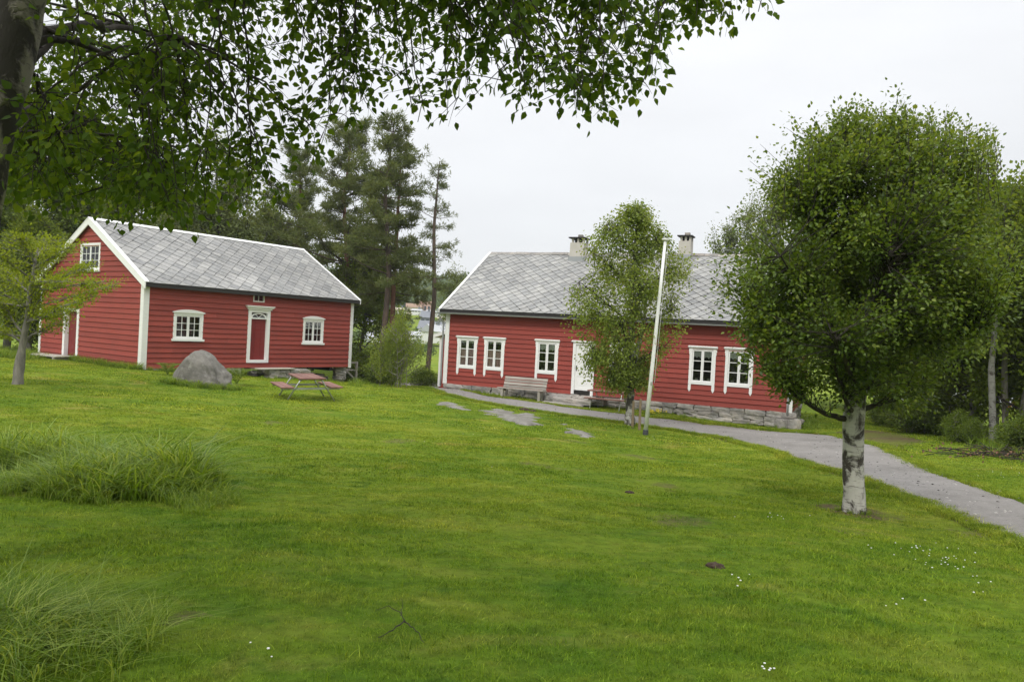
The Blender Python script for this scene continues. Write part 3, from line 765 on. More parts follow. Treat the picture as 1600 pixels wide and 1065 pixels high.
# ---------------------------------------------------------------- house on the left
def house_left():
    L, W, h, rh = H1L, H1W, 3.42, 2.50; tan = rh / (W / 2); sl_ = math.atan(tan)
    H = empty('red_house', (H1P[0], H1P[1], H1Z), H1Y, 'long red boarded house on the left, white verge boards, dark red door, raised right end', 'house')
    TF, TG = T_front(), T_leftgable()
    op = []
    op.append(window_arched(TF, H, 1.27, 2.62, 1.10, 2.40, label='window left of the dark red door, behind the boulder'))
    op.append(window_arched(TF, H, 7.95, 9.22, 1.07, 2.44, label='window right of the dark red door'))
    # dark red door in a white frame with a fanlight
    d0, d1 = 4.84, 6.02
    mb = MB(TF); mb.box(d0, d0 + .165, -.05, .06, .20, 2.58); mb.box(d1 - .165, d1, -.05, .06, .20, 2.58); mb.box(d0 + .165, d1 - .165, -.05, .05, 2.46, 2.58)
    door = mb.build('door', WHITE, H)
    MB(TF).box(d0 + .165, d1 - .165, -.05, .075, .20, .33).build('threshold', WHITE, door)
    MB(TF).box(d0 + .165, d1 - .165, -.05, .035, 2.17, 2.23).build('transom', WHITE, door)
    c = MB(TF); c.box(d0 - .06, d1 + .06, -.02, .10, 2.582, 2.66); c.box(d0 - .12, d1 + .12, -.02, .15, 2.662, 2.72); c.box(d0 - .15, d1 + .15, -.02, .18, 2.722, 2.76); c.build('cornice', WHITE, door)
    x0, x1 = d0 + .167, d1 - .167
    for a, b_ in ((x0, x0 + .29), (x0 + .296, x0 + .59), (x0 + .596, x1)): MB(TF).box(a, b_, -.075, -.05, .33, 2.17).build('door_board', DARKRED, door)
    MB(TF).box(x0, x1, -.10, -.077, .33, 2.17).build('door_backing', DARKRED, door)
    MB(TF).tube([(x0 + .09, -.02, 1.15), (x0 + .09, -.02, 1.30)], .012, 6).build('handle', POLEB, door)
    fan = MB(TF); n = 12; cxm = (x0 + x1) / 2; rw = (x1 - x0) / 2 - .01
    for i in range(n):
        t0, t1 = math.pi * i / n, math.pi * (i + 1) / n
        q = [(cxm + rw * math.cos(t0), 2.232 + .21 * math.sin(t0)), (cxm + rw * math.cos(t1), 2.232 + .21 * math.sin(t1)), (cxm + rw * .84 * math.cos(t1), 2.232 + .16 * math.sin(t1)), (cxm + rw * .84 * math.cos(t0), 2.232 + .16 * math.sin(t0))]
        fan.prism([(a, -.035, b_) for a, b_ in q][::-1], [(a, .01, b_) for a, b_ in q][::-1])
    for t in (60, 120):
        t = math.radians(t); fan.beam((cxm, -.012, 2.232), (cxm + rw * .84 * math.cos(t), -.012, 2.232 + .16 * math.sin(t)), .018, .018, up=(0, 1, 0))
    fan.build('fanlight_arch', WHITE, door)
    pane(TF, door, x0, x1, 2.23, 2.46, -.045)
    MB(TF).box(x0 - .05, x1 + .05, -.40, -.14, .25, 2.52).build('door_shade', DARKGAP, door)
    op.append((d0 + .03, d1 - .03, .22, 2.56))
    # small attic window tucked under the eave
    a0, a1, c0, c1 = 5.06, 5.66, 2.93, 3.36
    mb = MB(TF); f = .05; mb.box(a0, a0 + f, -.03, .05, c0, c1); mb.box(a1 - f, a1, -.03, .05, c0, c1); mb.box(a0 + f, a1 - f, -.03, .05, c0, c0 + f); mb.box(a0 + f, a1 - f, -.03, .05, c1 - f, c1); mb.box((a0 + a1) / 2 - .012, (a0 + a1) / 2 + .012, -.02, .03, c0 + f, c1 - f)
    aw = mb.build('window', WHITE_OLD, H); aw['label'] = 'tiny attic window under the eave above the door'
    pane(TF, aw, a0 + f, (a0 + a1) / 2 - .012, c0 + f, c1 - f); pane(TF, aw, (a0 + a1) / 2 + .012, a1 - f, c0 + f, c1 - f); recess(TF, aw, a0 + .03, a1 - .03, c0 + .03, c1 - .03, .4)
    op.append((a0 + .02, a1 - .02, c0 + .02, 3.42))
    cb = .19
    boards(TF, H, RED, .21375, 16, lambda z: (cb, L - cb * .75), op)
    # gable towards the camera
    og = []
    og.append(window_arched(TG, H, -5.12, -3.46, 3.80, 5.02, pediment=False, label='gable window under the ridge'))
    gd0, gd1 = -6.32, -4.96
    mb = MB(TG); mb.box(gd0, gd0 + .17, -.12, .06, .04, 2.22); mb.box(gd1 - .17, gd1, -.12, .06, .04, 2.22); mb.box(gd0 + .17, gd1 - .17, -.12, .05, 2.08, 2.22)
    gdoor = mb.build('door', WHITE, H); gdoor['label'] = 'recessed dark red gable door with white side boards'
    for k in range(4):
        w = (gd1 - gd0 - .34) / 4; MB(TG).box(gd0 + .17 + k * w + .002, gd0 + .17 + (k + 1) * w - .002, -.16, -.13, .04, 2.08).build('door_board', DARKRED, gdoor)
    MB(TG).box(gd0 + .1, gd1 - .1, -.3, -.165, .02, 2.15).build('door_backing', DARKRED, gdoor)
    og.append((gd0 + .03, gd1 - .03, 0, 2.2))
    def ext(z):
        i = max(0, (z - h) / tan); return (-(W - cb if z < h else W - i), -(cb if z < h else i))
    boards(TG, H, RED, .21375, 28, lambda z: ext(z), og, joints=False)
    # corner boards
    for T, a0, a1 in ((TF, -.045, cb - .004), (TF, L - cb * .75 + .004, L + .045), (TG, -cb + .004, .0), (TG, -W, -W + cb - .004)):
        MB(T).box(a0, a1, .0, .052 if T is TF else .046, -.06, 3.36).build('corner_board', WHITE_OLD, H)
    # the walls nobody sees from here, floor and inner lining
    wb = MB(); wb.box(0, L, W - .05, W, 0, h); wb.prism([(L - .04, 0, 0), (L - .04, W, 0), (L - .04, W, h), (L - .04, W / 2, h + rh), (L - .04, 0, h)], [(L, 0, 0), (L, W, 0), (L, W, h), (L, W / 2, h + rh), (L, 0, h)])
    wb.build('back_wall', RED, H)
    MB().box(.0, L - .05, .02, W - .06, .02, .14).build('floor', TARBOARD, H)
    # roof
    ov, uL, uR, t = .26, -.14, L + .22, .12
    roof = MB()
    for sgn in (0, 1):
        f = (lambda v: v) if sgn == 0 else (lambda v: W - v)
        A = [(uL, f(-ov), h - ov * tan + .02), (uL, f(W / 2), h + rh + .02), (uL, f(W / 2), h + rh + t - .02), (uL, f(-ov), h - ov * tan + t - .02)]
        B = [(uR, y, z) for _, y, z in A]
        roof.prism(A, B) if sgn else roof.prism(A[::-1], B[::-1])
    R = roof.build('roof', TARBOARD, H)
    S = (W / 2 + ov) / math.cos(sl_)
    slates(R, uL, uR, -ov - .03, h - ov * tan + t - .01, sl_, S + .02, .56, lambda u, v: to_world(H1P, H1Y, u, v))
    MB().box(uL, uR, -ov - .035, -ov - .002, h - ov * tan - .06, h - ov * tan + t - .045).build('eave_board', TARBOARD, R)
    # verge boards: face board and the board lying on top
    def verge(u0, u1, d, top, name, mat=WHITE_OLD, both=True, zup=.0):
        for sgn in ((0, 1) if both else (0,)):
            f = (lambda v: v) if sgn == 0 else (lambda v: W - v)
            e = -ov - .06
            za = h + e * tan + top; zb = h + rh + top
            A = [(u0, f(e), za - d), (u0, f(W / 2), zb - d * 1.1), (u0, f(W / 2), zb), (u0, f(e), za)]; B = [(u1, y, z) for _, y, z in A]
            MB().prism(A[::-1] if not sgn else A, B[::-1] if not sgn else B).build(name, mat, R)
    verge(uL - .045, uL - .003, .26, t + .04, 'verge_board', WHITE)
    verge(uL - .055, uL + .13, .035, t + .077, 'verge_cover', WHITE)
    verge(uR + .003, uR + .04, .20, t + .03, 'verge_board')
    verge(uR - .07, uR + .05, .03, t + .062, 'verge_cover', WHITE)
    zr = h + rh + t
    rc = MB(); rc.prism([(uL - .06, W / 2 - .15, zr - .055), (uL - .06, W / 2, zr + .045), (uL - .06, W / 2, zr + .075), (uL - .06, W / 2 - .17, zr - .03)][::-1], [(uR + .05, W / 2 - .15, zr - .055), (uR + .05, W / 2, zr + .045), (uR + .05, W / 2, zr + .075), (uR + .05, W / 2 - .17, zr - .03)][::-1])
    rc.prism([(uL - .06, W / 2 + .15, zr - .055), (uL - .06, W / 2, zr + .045), (uL - .06, W / 2, zr + .073), (uL - .06, W / 2 + .17, zr - .03)], [(uR + .05, W / 2 + .15, zr - .055), (uR + .05, W / 2, zr + .045), (uR + .05, W / 2, zr + .073), (uR + .05, W / 2 + .17, zr - .03)])
    rc.build('ridge_board', WHITE, R)
    # stone piers under the raised end, each of stacked stones
    def lz(u, v): x, y = to_world(H1P, H1Y, u, v); return g1(x, y) - H1Z
    for u, v, r in ((8.3, .35, .20), (10.75, .35, .27), (10.75, 4.2, .25), (10.75, 8.2, .25), (5.6, .5, .24)):
        g = lz(u, v); n = max(2, int(round((0 - g) / .2)))
        pr = MB()
        pr.tube([(u, v, g - .1), (u, v, g + .1)], [r, r * .97], 10)
        p = pr.build('pier', STONE, H)
        hh = (-g - .1) / n
        for k in range(n):
            s = stone(p, u + random.uniform(-.02, .02), v, g + .1 + hh * (k + .5), r * 2.1, r * 2.1, hh * 1.05, random.uniform(0, 3), 'stone')
    for u in (6.2, 9.95): MB().box(u - .1, u + .1, .1, W - .2, -.22, .0).build('floor_beam', TARBOARD, H)
    # low footing stones where the wall meets the slope
    u = .1
    while u < 4.6:
        w_ = random.uniform(.3, .6); g = lz(u + w_ / 2, -.02); stone(H, u + w_ / 2, .12, (g + 0) / 2 - .02, w_, .3, max(.14, -g + .12)); u += w_ * .96
    return H
H1 = house_left()

# ---------------------------------------------------------------- house on the right
def house_right():
    L, W, h, rh = H2L, H2W, 3.25, 2.74; tan = rh / (W / 2); sl_ = math.atan(tan)
    H = empty('red_house', (H2P[0], H2P[1], H2Z), H2Y, 'long red boarded house on the right with two chimneys, white door and stone footing', 'house')
    TF, TR = T_front(), T_rightgable(L)
    op = []
    tp = lambda u: 2.01 + .013 * u
    bt = lambda u: .69 + .006 * u
    for a0, a1, cu, lb in ((.58, 1.52, 'pink', 'window with pink curtains nearest the left corner'), (1.87, 2.80, 'pink', 'second window from the left, with pink curtains'), (4.22, 5.20, 'lace', 'window above the grey bench'),
                           (7.38, 8.34, 'lace', 'window behind the small birch'), (10.50, 11.48, 'lace', 'window right of the flagpole'), (11.83, 12.84, 'lace', 'window partly behind the round tree')):
        op.append(window_eared(TF, H, a0, a1, bt(a0), tp(a0), cu, lb))
    d0, d1 = 5.83, 6.76
    mb = MB(TF); mb.box(d0, d0 + .12, -.05, .05, .0, 2.09); mb.box(d1 - .12, d1, -.05, .05, -.04, 2.09); mb.box(d0 + .12, d1 - .12, -.05, .045, 1.99, 2.09)
    door = mb.build('door', WHITE, H)
    c = MB(TF); c.box(d0 - .07, d1 + .07, -.02, .11, 2.092, 2.125); c.box(d0 - .05, d1 + .05, -.02, .08, 2.127, 2.155); c.build('cornice', WHITE, door)
    x0, x1 = d0 + .122, d1 - .122
    MB(TF).box(x0, x1, -.06, -.03, .16, 1.99).build('door_leaf', WHITE, door)
    fr = MB(TF); s = .085
    fr.box(x0, x0 + s, -.03, -.012, .16, 1.99); fr.box(x1 - s, x1, -.03, -.012, .16, 1.99)
    for z0, z1 in ((.16, .30), (.72, .80), (.98, 1.06), (1.87, 1.99)): fr.box(x0 + s, x1 - s, -.03, -.012, z0, z1)
    fr.build('door_frame_rails', WHITE, door)
    for z0, z1 in ((.34, .68), (.83, .95), (1.10, 1.83)): MB(TF).box(x0 + s + .03, x1 - s - .03, -.03, -.018, z0, z1).build('door_panel', WHITE, door)
    hd = MB(TF); hd.tube([(x0 + .05, -.011, 1.0), (x0 + .05, .03, 1.0), (x0 + .05, .035, 1.10)], .012, 6); hd.box(x0 + .03, x0 + .07, -.012, -.004, .93, 1.14); hd.build('handle', POLEB, door)
    MB(TF).box(d0 + .12, d1 - .12, -.12, .02, .0, .14).build('threshold', DARKGAP, door)
    op.append((d0 + .03, d1 - .03, -.1, 2.07))
    cb = .15
    boards(TF, H, RED2, .19118, 17, lambda z: (cb, L - cb), op)
    def ext(z):
        i = max(0, (z - h) / tan); return (cb if z < h else i, W - cb if z < h else W - i)
    boards(TR, H, RED2, .19118, 31, ext, [], joints=False)
    for T, a0, a1, zb in ((TF, -.045, cb - .004, -.03), (TF, L - cb + .004, L + .045, -.06), (TR, 0, cb - .004, -.06), (TR, W - cb + .004, W, -.06)):
        MB(T).box(a0, a1, .0, .052 if T is TF else .046, zb, 3.19).build('corner_board', WHITE, H)
    wb = MB(); wb.box(0, L, W - .05, W, 0, h); wb.prism([(0, 0, 0), (0, W, 0), (0, W, h), (0, W / 2, h + rh), (0, 0, h)], [(.04, 0, 0), (.04, W, 0), (.04, W, h), (.04, W / 2, h + rh), (.04, 0, h)])
    wb.build('back_wall', RED2, H)
    MB().box(.05, L - .05, .02, W - .06, .02, .14).build('floor', TARBOARD, H)
    ov, uL, uR, t = .30, -.22, L + .24, .12
    roof = MB()
    for sgn in (0, 1):
        f = (lambda v: v) if sgn == 0 else (lambda v: W - v)
        A = [(uL, f(-ov), h - ov * tan + .02), (uL, f(W / 2), h + rh + .02), (uL, f(W / 2), h + rh + t - .02), (uL, f(-ov), h - ov * tan + t - .02)]
        B = [(uR, y, z) for _, y, z in A]
        roof.prism(A, B) if sgn else roof.prism(A[::-1], B[::-1])
    R = roof.build('roof', TARBOARD, H)
    S = (W / 2 + ov) / math.cos(sl_)
    slates(R, uL, uR, -ov - .03, h - ov * tan + t - .01, sl_, S + .02, .46, lambda u, v: to_world(H2P, H2Y, u, v))
    MB().box(uL, uR, -ov - .035, -ov - .002, h - ov * tan - .07, h - ov * tan + t - .045).build('eave_board', TARBOARD, R)
    # verge boards
    for u0, u1, d, top, nm in ((uL - .04, uL - .003, .17, t + .03, 'verge_board'), (uL - .05, uL + .06, .03, t + .062, 'verge_cover'), (uR + .003, uR + .04, .17, t + .03, 'verge_board'), (uR - .06, uR + .05, .03, t + .062, 'verge_cover')):
        for sgn in (0, 1):
            f = (lambda v: v) if sgn == 0 else (lambda v: W - v)
            e = -ov - .05; za = h + e * tan + top; zb = h + rh + top
            A = [(u0, f(e), za - d), (u0, f(W / 2), zb - d * 1.1), (u0, f(W / 2), zb), (u0, f(e), za)]; B = [(u1, y, z) for _, y, z in A]
            MB().prism(A[::-1] if not sgn else A, B[::-1] if not sgn else B).build(nm, WHITE_OLD, R)
    zr = h + rh + t; u = uL
    while u < uR - .1:      # ridge stones, one by one
        w_ = min(random.uniform(.55, .8), uR - u)
        m_ = MB(); dz = random.uniform(-.012, .012)
        m_.prism([(u + .006, W / 2 - .17, zr - .06 + dz), (u + .006, W / 2, zr + .035 + dz), (u + .006, W / 2 + .17, zr - .06 + dz), (u + .006, W / 2, zr + .065 + dz)][::-1], [(u + w_ - .006, W / 2 - .17, zr - .06 + dz), (u + w_ - .006, W / 2, zr + .035 + dz), (u + w_ - .006, W / 2 + .17, zr - .06 + dz), (u + w_ - .006, W / 2, zr + .065 + dz)][::-1])
        m_.build('ridge_stone', STONE, R); u += w_
    # gutter and downpipes
    zg = h - ov * tan - .03; g = MB(); n = 8
    for k in range(n):
        t0, t1 = math.pi + math.pi * k / n, math.pi + math.pi * (k + 1) / n
        for rr, flip in ((.062, False), (.054, True)):
            q = [(uL - .03, -ov - .10 + rr * math.cos(t0), zg + rr * math.sin(t0)), (uR + .03, -ov - .10 + rr * math.cos(t0), zg + rr * math.sin(t0)), (uR + .03, -ov - .10 + rr * math.cos(t1), zg + rr * math.sin(t1)), (uL - .03, -ov - .10 + rr * math.cos(t1), zg + rr * math.sin(t1))]
            g.add(q, [(0, 1, 2, 3) if flip else (3, 2, 1, 0)])
    gut = g.build('gutter', GUTTER, R, smooth=True)
    for uu, xx in ((-.22, -.12), (L - .02, L - .10)):
        MB().tube([(uu, -ov - .10, zg - .05), (uu, -ov - .10, zg - .14), (xx, -.13, zg - .42), (xx, -.10, zg - .55), (xx, -.10, .3), (xx, -.10, -.12)], .038, 8).build('downpipe', GUTTER, H, smooth=True)
    # chimneys, open at the top under a slab
    def chimney(u, v, w_, top, bottom):
        m_ = MB(); a = w_ / 2; b = a * .93
        m_.prism([(u - a, v - a, bottom), (u + a, v - a, bottom), (u + a, v + a, bottom), (u - a, v + a, bottom)], [(u - b, v - b, top), (u + b, v - b, top), (u + b, v + b, top), (u - b, v + b, top)])
        ch = m_.build('chimney', CONCRETE, R)
        for x in (-b + .05, -.02, b - .09):
            for y in (-b + .05, b - .09): MB().box(u + x, u + x + .09, v + y, v + y + .09, top + .002, top + .19).build('chimney_post', CONCRETE, ch)
        MB().box(u - b * .5, u + b * .5, v - b * .5, v + b * .5, top + .003, top + .17).build('flue', DARKGAP, ch)
        MB().box(u - a - .05, u + a + .05, v - a - .05, v + a + .05, top + .192, top + .25).build('cap_slab', TARBOARD, ch, bevel=.01)
        stone(ch, u + .05, v, top + .31, .22, .2, .16)
        MB().box(u - a - .03, u + a + .03, v - a - .035, v + a + .03, bottom + .35, h + .0 + (v - a) * tan + t + .22).build('flashing', GUTTER, ch)
    chimney(4.42, 4.10, .70, 6.56, 4.9)
    chimney(9.24, 4.30, .56, 6.68, 4.9)
    # dry stone footing, deeper towards the right corner
    def lz(u, v): x, y = to_world(H2P, H2Y, u, v); return g1(x, y) - H2Z
    ft = MB(); n = 20
    for k in range(n):
        ua, ub = .06 + (L - .12) * k / n, .06 + (L - .12) * (k + 1) / n
        ft.box(ua, ub, .14, .3, min(lz(ua, 0), lz(ub, 0)) - .4, -.01)
    ft.box(L - .3, L - .14, .3, W, lz(L, 4) - .5, -.01)
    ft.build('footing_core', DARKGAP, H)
    def course_wall(a_to_uv, length, zbot, rzz):
        z = -.015; k = 0
        while True:
            hh = random.uniform(.16, .24); a = -random.uniform(0, .2); any_ = False
            while a < length:
                w_ = random.uniform(.32, .7) if random.random() < .75 else random.uniform(.7, 1.05)
                am = min(a + w_ / 2, length); g = zbot(am)
                if z - hh * .35 > g:
                    hz = hh * random.uniform(.9, 1.06); uv = a_to_uv(am, random.uniform(-.02, .03))
                    stone(H, uv[0], uv[1], z - hh / 2 + random.uniform(-.01, .01), w_ * .99, .36, hz * 1.02, rzz); any_ = True
                a += w_
            z -= hh * .97; k += 1
            if not any_ or k > 6: break
    course_wall(lambda a, j: (a, .10 + j), L - .05, lambda a: lz(a, -.05), 0)
    course_wall(lambda a, j: (L - .10 - j, a), 5.0, lambda a: lz(L, a), math.pi / 2)
    for (u, v, s) in ((L + .12, -.12, .42), (L - .25, -.15, .40), (L + .15, .35, .34)): stone(H, u, v, lz(u, v) + s * .3, s, s * .8, s * 1.0, random.random() * 3)
    # lean-to on the far left gable
    le = MB(); le.box(-1.08, -.02, 1.5, 5.5, -.55, 1.95); ann = le.build('lean_to', RED2, H); ann['label'] = 'small red lean-to at the left gable'
    MB().box(-1.12, -.98, 1.45, 1.498, -.3, 1.95).build('corner_board', WHITE, ann)
    MB().prism([(-1.38, 1.3, 1.90), (-.03, 1.3, 2.35), (-.03, 1.3, 2.50), (-1.38, 1.3, 2.05)][::-1], [(-1.38, 5.7, 1.90), (-.03, 5.7, 2.35), (-.03, 5.7, 2.50), (-1.38, 5.7, 2.05)][::-1]).build('lean_to_roof', WHITE_OLD, ann)
    return H
H2 = house_right()

# ================================================================ small built things
def on_ground(x, y, dz=0.0): return (x, y, g1(x, y) + dz)
def make_picnic(label):
    """origin on the ground, length along y"""
    t = empty('picnic_table', label=label, cat='picnic table', group='picnic tables with red planks')
    Lh = .85
    for k, x in enumerate((-.30, -.10, .10, .30)):
        MB().box(x - .095, x + .095, -Lh, Lh, .70, .742).build('table_plank', PINKRED, t, bevel=.006)
    for s in (-1, 1):
        for x in (.66, .86): MB().box(s * x - .095, s * x + .095, -Lh, Lh, .43, .468).build('seat_plank', PINKRED, t, bevel=.006)
    for y in (-.62, .62):
        for s in (-1, 1):
            MB().tube([(s * .10, y, .68), (s * .26, y, .675), (s * .34, y, .64), (s * .40, y, .55), (s * .74, y, .0)], .023, 8).build('leg', STEEL, t, smooth=True)
        MB().box(-.92, .92, y + .024, y + .034, .36, .428).build('crossbar', STEEL, t)
    for y in (-.55, .55): MB().box(-.38, .38, y - .03, y + .03, .66, .699).build('batten', STAKEWOOD, t)
    return t
pc = make_picnic('picnic table with red planks and steel legs out on the lawn')
px_, py_ = at(478, 622, 24.9)[:2]
pc.location = on_ground(px_, py_); pc.rotation_euler = (0.02, -.02, math.radians(28))
p2 = copy_tree(pc); p2['label'] = 'red plank picnic table against the house wall right of the white door'
q = to_world(H2P, H2Y, 7.75, -1.15); p2.location = on_ground(*q); p2.rotation_euler = (0, 0, H2Y + math.pi / 2); p2.scale = (.72, .92, .95)

# weathered slatted bench by the wall
bx_, by_ = to_world(H2P, H2Y, 4.12, -.98)
B = empty('garden_bench', on_ground(bx_, by_), H2Y, 'weathered grey slatted bench under the windows of the right house', 'bench')
for k in range(4):
    y0 = .16 + k * .045; z0 = .44 + k * .115
    MB().prism([(-.93, y0, z0), (-.93, y0 + .028, z0 - .008), (-.93, y0 + .055, z0 + .082), (-.93, y0 + .027, z0 + .090)][::-1], [(.93, y0, z0), (.93, y0 + .028, z0 - .008), (.93, y0 + .055, z0 + .082), (.93, y0 + .027, z0 + .090)][::-1]).build('back_slat', GREYWOOD, B)
for k in range(3): MB().box(-1.0, 1.0, -.30 + k * .145, -.17 + k * .145, .41 - .008 * k, .445 - .008 * k).build('seat_slat', GREYWOOD, B)
for x in (-.80, .80):
    MB().box(x - .05, x + .05, -.27, -.18, 0, .405).build('leg', GREYWOOD, B)
    MB().prism([(x - .045, .08, 0), (x + .045, .08, 0), (x + .045, .17, 0), (x - .045, .17, 0)], [(x - .045, .36, .86), (x + .045, .36, .86), (x + .045, .42, .86), (x - .045, .42, .86)]).build('leg', GREYWOOD, B)
    MB().box(x - .03, x + .03, -.178, .10, .30, .385).build('seat_rail', GREYWOOD, B)

# stone steps before the white door
def steps_right():
    x, y = to_world(H2P, H2Y, 6.2, -.7); gzz = g1(x, y)
    S_ = empty('stone_steps', (x, y, gzz), H2Y, 'rough stone doorstep of flat slabs below the white door', 'steps')
    up = H2Z - gzz
    for (u, v, z, sx_, sy_, sz_) in ((-.55, .25, up - .12, .95, .75, .16), (.42, .22, up - .13, 1.05, .8, .17), (1.0, .2, up - .2, .5, .6, .2), (-.95, -.02, .16, .5, .4, .24), (-.35, -.25, .15, .75, .5, .22), (.42, -.27, .15, .8, .5, .21), (-.62, -.62, .035, .9, .35, .12), (.2, -.64, .03, .8, .32, .11), (-.1, .1, .12, 1.6, .6, .3)):
        stone(S_, u, v, z, sx_, sy_, sz_, random.uniform(-.06, .06))
steps_right()
# stone landing with a plank on it before the dark red door
def steps_left():
    x, y = to_world(H1P, H1Y, 6.4, -.75); gzz = g1(x, y)
    S_ = empty('stone_steps', (x, y, gzz), H1Y, 'stone landing with a plank on top below the dark red door', 'steps')
    up = H1Z - gzz
    for k, (z, n) in enumerate(((.07, 5), (.22, 5), (.35, 4))):
        for i in range(n):
            stone(S_, -1.0 + 2.3 * (i + .5) / n + random.uniform(-.05, .05), random.uniform(-.03, .03) - .05, z, 2.35 / n, .42, .17)
    for i in range(5): stone(S_, -1.2 + .55 * i, .42, up - .16, .28, .4, .2)
    pk = MB().box(-1.55, .35, -.30, .12, up - .035, up + .012).build('plank', PALEWOOD, S_); pk.rotation_euler = (0, 0, .02)
    pk2 = MB().box(-1.5, .3, .14, .50, up - .035, up + .01).build('plank', PINKRED, S_)
steps_left()
# rubble in the shade under the raised end
def rubble():
    x, y = to_world(H1P, H1Y, 9.0, .8)
    R_ = empty('rubble_heap', on_ground(x, y), H1Y, 'dark heap of stones and old timber under the raised end of the left house', 'rubble')
    for i in range(34):
        u = random.uniform(-1.6, 1.2); v = random.uniform(-.5, 1.5); s = random.uniform(.18, .45)
        xx, yy = to_world(H1P, H1Y, 9.0 + u, .8 + v)
        stone(R_, u, v, g1(xx, yy) - g1(x, y) + s * .28 + random.random() * .12, s * 1.3, s, s * .8, random.random() * 3)
    for i in range(4):
        a = random.uniform(-1.4, 0); MB().beam((a, -.2 + .3 * i, .35), (a + 1.5, -.1 + .3 * i, .22 + .1 * i), .12, .08).build('old_beam', TARBOARD, R_)
rubble()
# boardwalk at the gable door
def boardwalk():
    x, y = to_world(H1P, H1Y, -.55, 6.2)
    W_ = empty('boardwalk', on_ground(x, y), H1Y, 'low pale plank walk before the gable door of the left house', 'boardwalk')
    a, b_ = to_world(H1P, H1Y, -.55, 8.2), to_world(H1P, H1Y, -.55, 4.9)
    for k in range(4):
        u = -.42 + k * .215
        MB().prism([(u, -1.3, .10), (u + .2, -1.3, .10), (u + .2, -1.3, .15), (u, -1.3, .15)], [(u, 2.1, .06), (u + .2, 2.1, .06), (u + .2, 2.1, .11), (u, 2.1, .11)]).build('plank', PALEWOOD, W_)
    for v in (-1.1, .4, 1.9): MB().box(-.44, .44, v - .05, v + .05, -.12, .09 - .012 * (v + 1.1)).build('joist', GREYWOOD, W_)
boardwalk()
# little wooden stair landing at the far right corner of the left house
def landing():
    x, y = to_world(H1P, H1Y, 11.55, .9); gzz = g1(x, y); up = H1Z - gzz
    W_ = empty('wooden_landing', (x, y, gzz), H1Y, 'small weathered wooden landing at the right end of the left house', 'landing')
    for u in (.42,):
        for v in (-.5, .5): MB().box(u - .05, u + .05, v - .05, v + .05, -.1, up + .22).build('post', GREYWOOD, W_)
    for v in (-.5, .5):
        MB().box(-.42, .369, v - .03, v + .03, up + .12, up + .21).build('rail', GREYWOOD, W_)
        MB().beam((-.42, v, up - .15), (.38, v, .12), .06, .09).build('brace', GREYWOOD, W_)
    for k in range(4): MB().box(-.42 + k * .2, -.24 + k * .2, -.52, .52, up - .25, up - .21).build('deck_board', GREYWOOD, W_)
landing()

# flagpole: leans, with a dark sleeve at its foot and a flat knob
fb = at(1008, 681, 22.0); ftp = at(1040, 372, 22.1)
F_ = empty('flagpole', tuple(fb), 0, 'white flagpole with dark foot leaning slightly over the lawn', 'flagpole')
dv = ftp - fb
MB().tube([tuple(dv * t) for t in (.03, .35, .7, .985)], [.062, .056, .048, .042], 16).build('pole', POLEW, F_, smooth=True)
MB().tube([(0, 0, -.25), tuple(dv * .032)], [.084, .078], 14).build('base', POLEB, F_)
MB().tube([tuple(dv * .985), tuple(dv * .99), tuple(dv * .997), tuple(dv * 1.0)], [.06, .10, .10, .03], 14).build('knob', POLEW, F_)
MB().tube([tuple(dv * .27 + np.array([.10, -.03, 0])), tuple(dv * .97 + np.array([.08, -.03, 0]))], .004, 5).build('halyard', POLEW, F_)
MB().box(.06, .12, -.05, -.01, dv[2] * .26, dv[2] * .275).build('cleat', STEEL, F_)

# wooden stakes by the small birch
for (px, py0, py1, d) in ((988, 673, 626, 23.1), (999, 676, 623, 22.9)):
    a = at(px, py0, d); b_ = at(px + 2, py1, d)
    s_ = MB().tube([(0, 0, -.3), tuple(b_ - a)], [.045, .035], 7).build('stake', STAKEWOOD, None); s_.location = tuple(a)
    tag(s_, 'short wooden stake close beside the small birch trunk' if px == 988 else 'wooden stake nearer the flagpole, in front of the stone footing', 'stake')

# ---------------------------------------------------------------- boulder and outcrops
def ico(sub):
    import bmesh
    bm = bmesh.new(); bmesh.ops.create_icosphere(bm, subdivisions=sub, radius=1.0)
    V = np.array([v.co[:] for v in bm.verts]); F = np.array([[v.index for v in f.verts] for f in bm.faces]); bm.free(); return V, F
IV, IF = ico(5)
bc = at(318, 601, 26.0)
Vb = np.sign(IV) * np.abs(IV) ** .72; Vb = Vb / np.abs(Vb).max(0)
ang = .35
prof = np.interp(Vb[:, 0], [-1, -.7, -.35, 0, .4, .75, 1.0], [.72, .98, 1.06, .98, .78, .60, .48])
Vb = np.stack([Vb[:, 0] * 1.0, Vb[:, 1] * .85, np.where(Vb[:, 2] > 0, np.abs(Vb[:, 2]) * 1.16 * prof, Vb[:, 2] * .4)], 1)
dd = .085 * sn(IV, 1.3, 1)[:, None] - .05 * np.abs(sn(IV, 2.6, 4))[:, None] + .05 * sn(IV, 3.2, 2)[:, None] + .022 * sn(IV, 8, 3)[:, None] + .010 * sn(IV, 19, 1)[:, None] + .03 * np.floor(2.2 * sn(IV, 1.8, 3))[:, None] * .5
Vb = Vb + IV * dd * 1.15
for nrm, off in (((.45, -.5, .72), 1.02), ((-.8, -.5, .3), .98), ((.6, -.75, .2), 1.0), ((-.2, -.95, .25), .9), ((-.7, -.1, .7), 1.12)):   # split faces
    nrm = np.array(nrm) / np.linalg.norm(nrm); e = Vb @ nrm - off * .93; Vb = Vb - np.clip(e, 0, None)[:, None] * nrm * .95
bo = link('boulder', npmesh('boulder', Vb * np.array([1.0, 1.0, 1.0]), IF, BOULDER, False), loc=(bc[0], bc[1], bc[2] - .08))
tag(bo, 'large rounded grey boulder on the lawn before the left house', 'boulder')
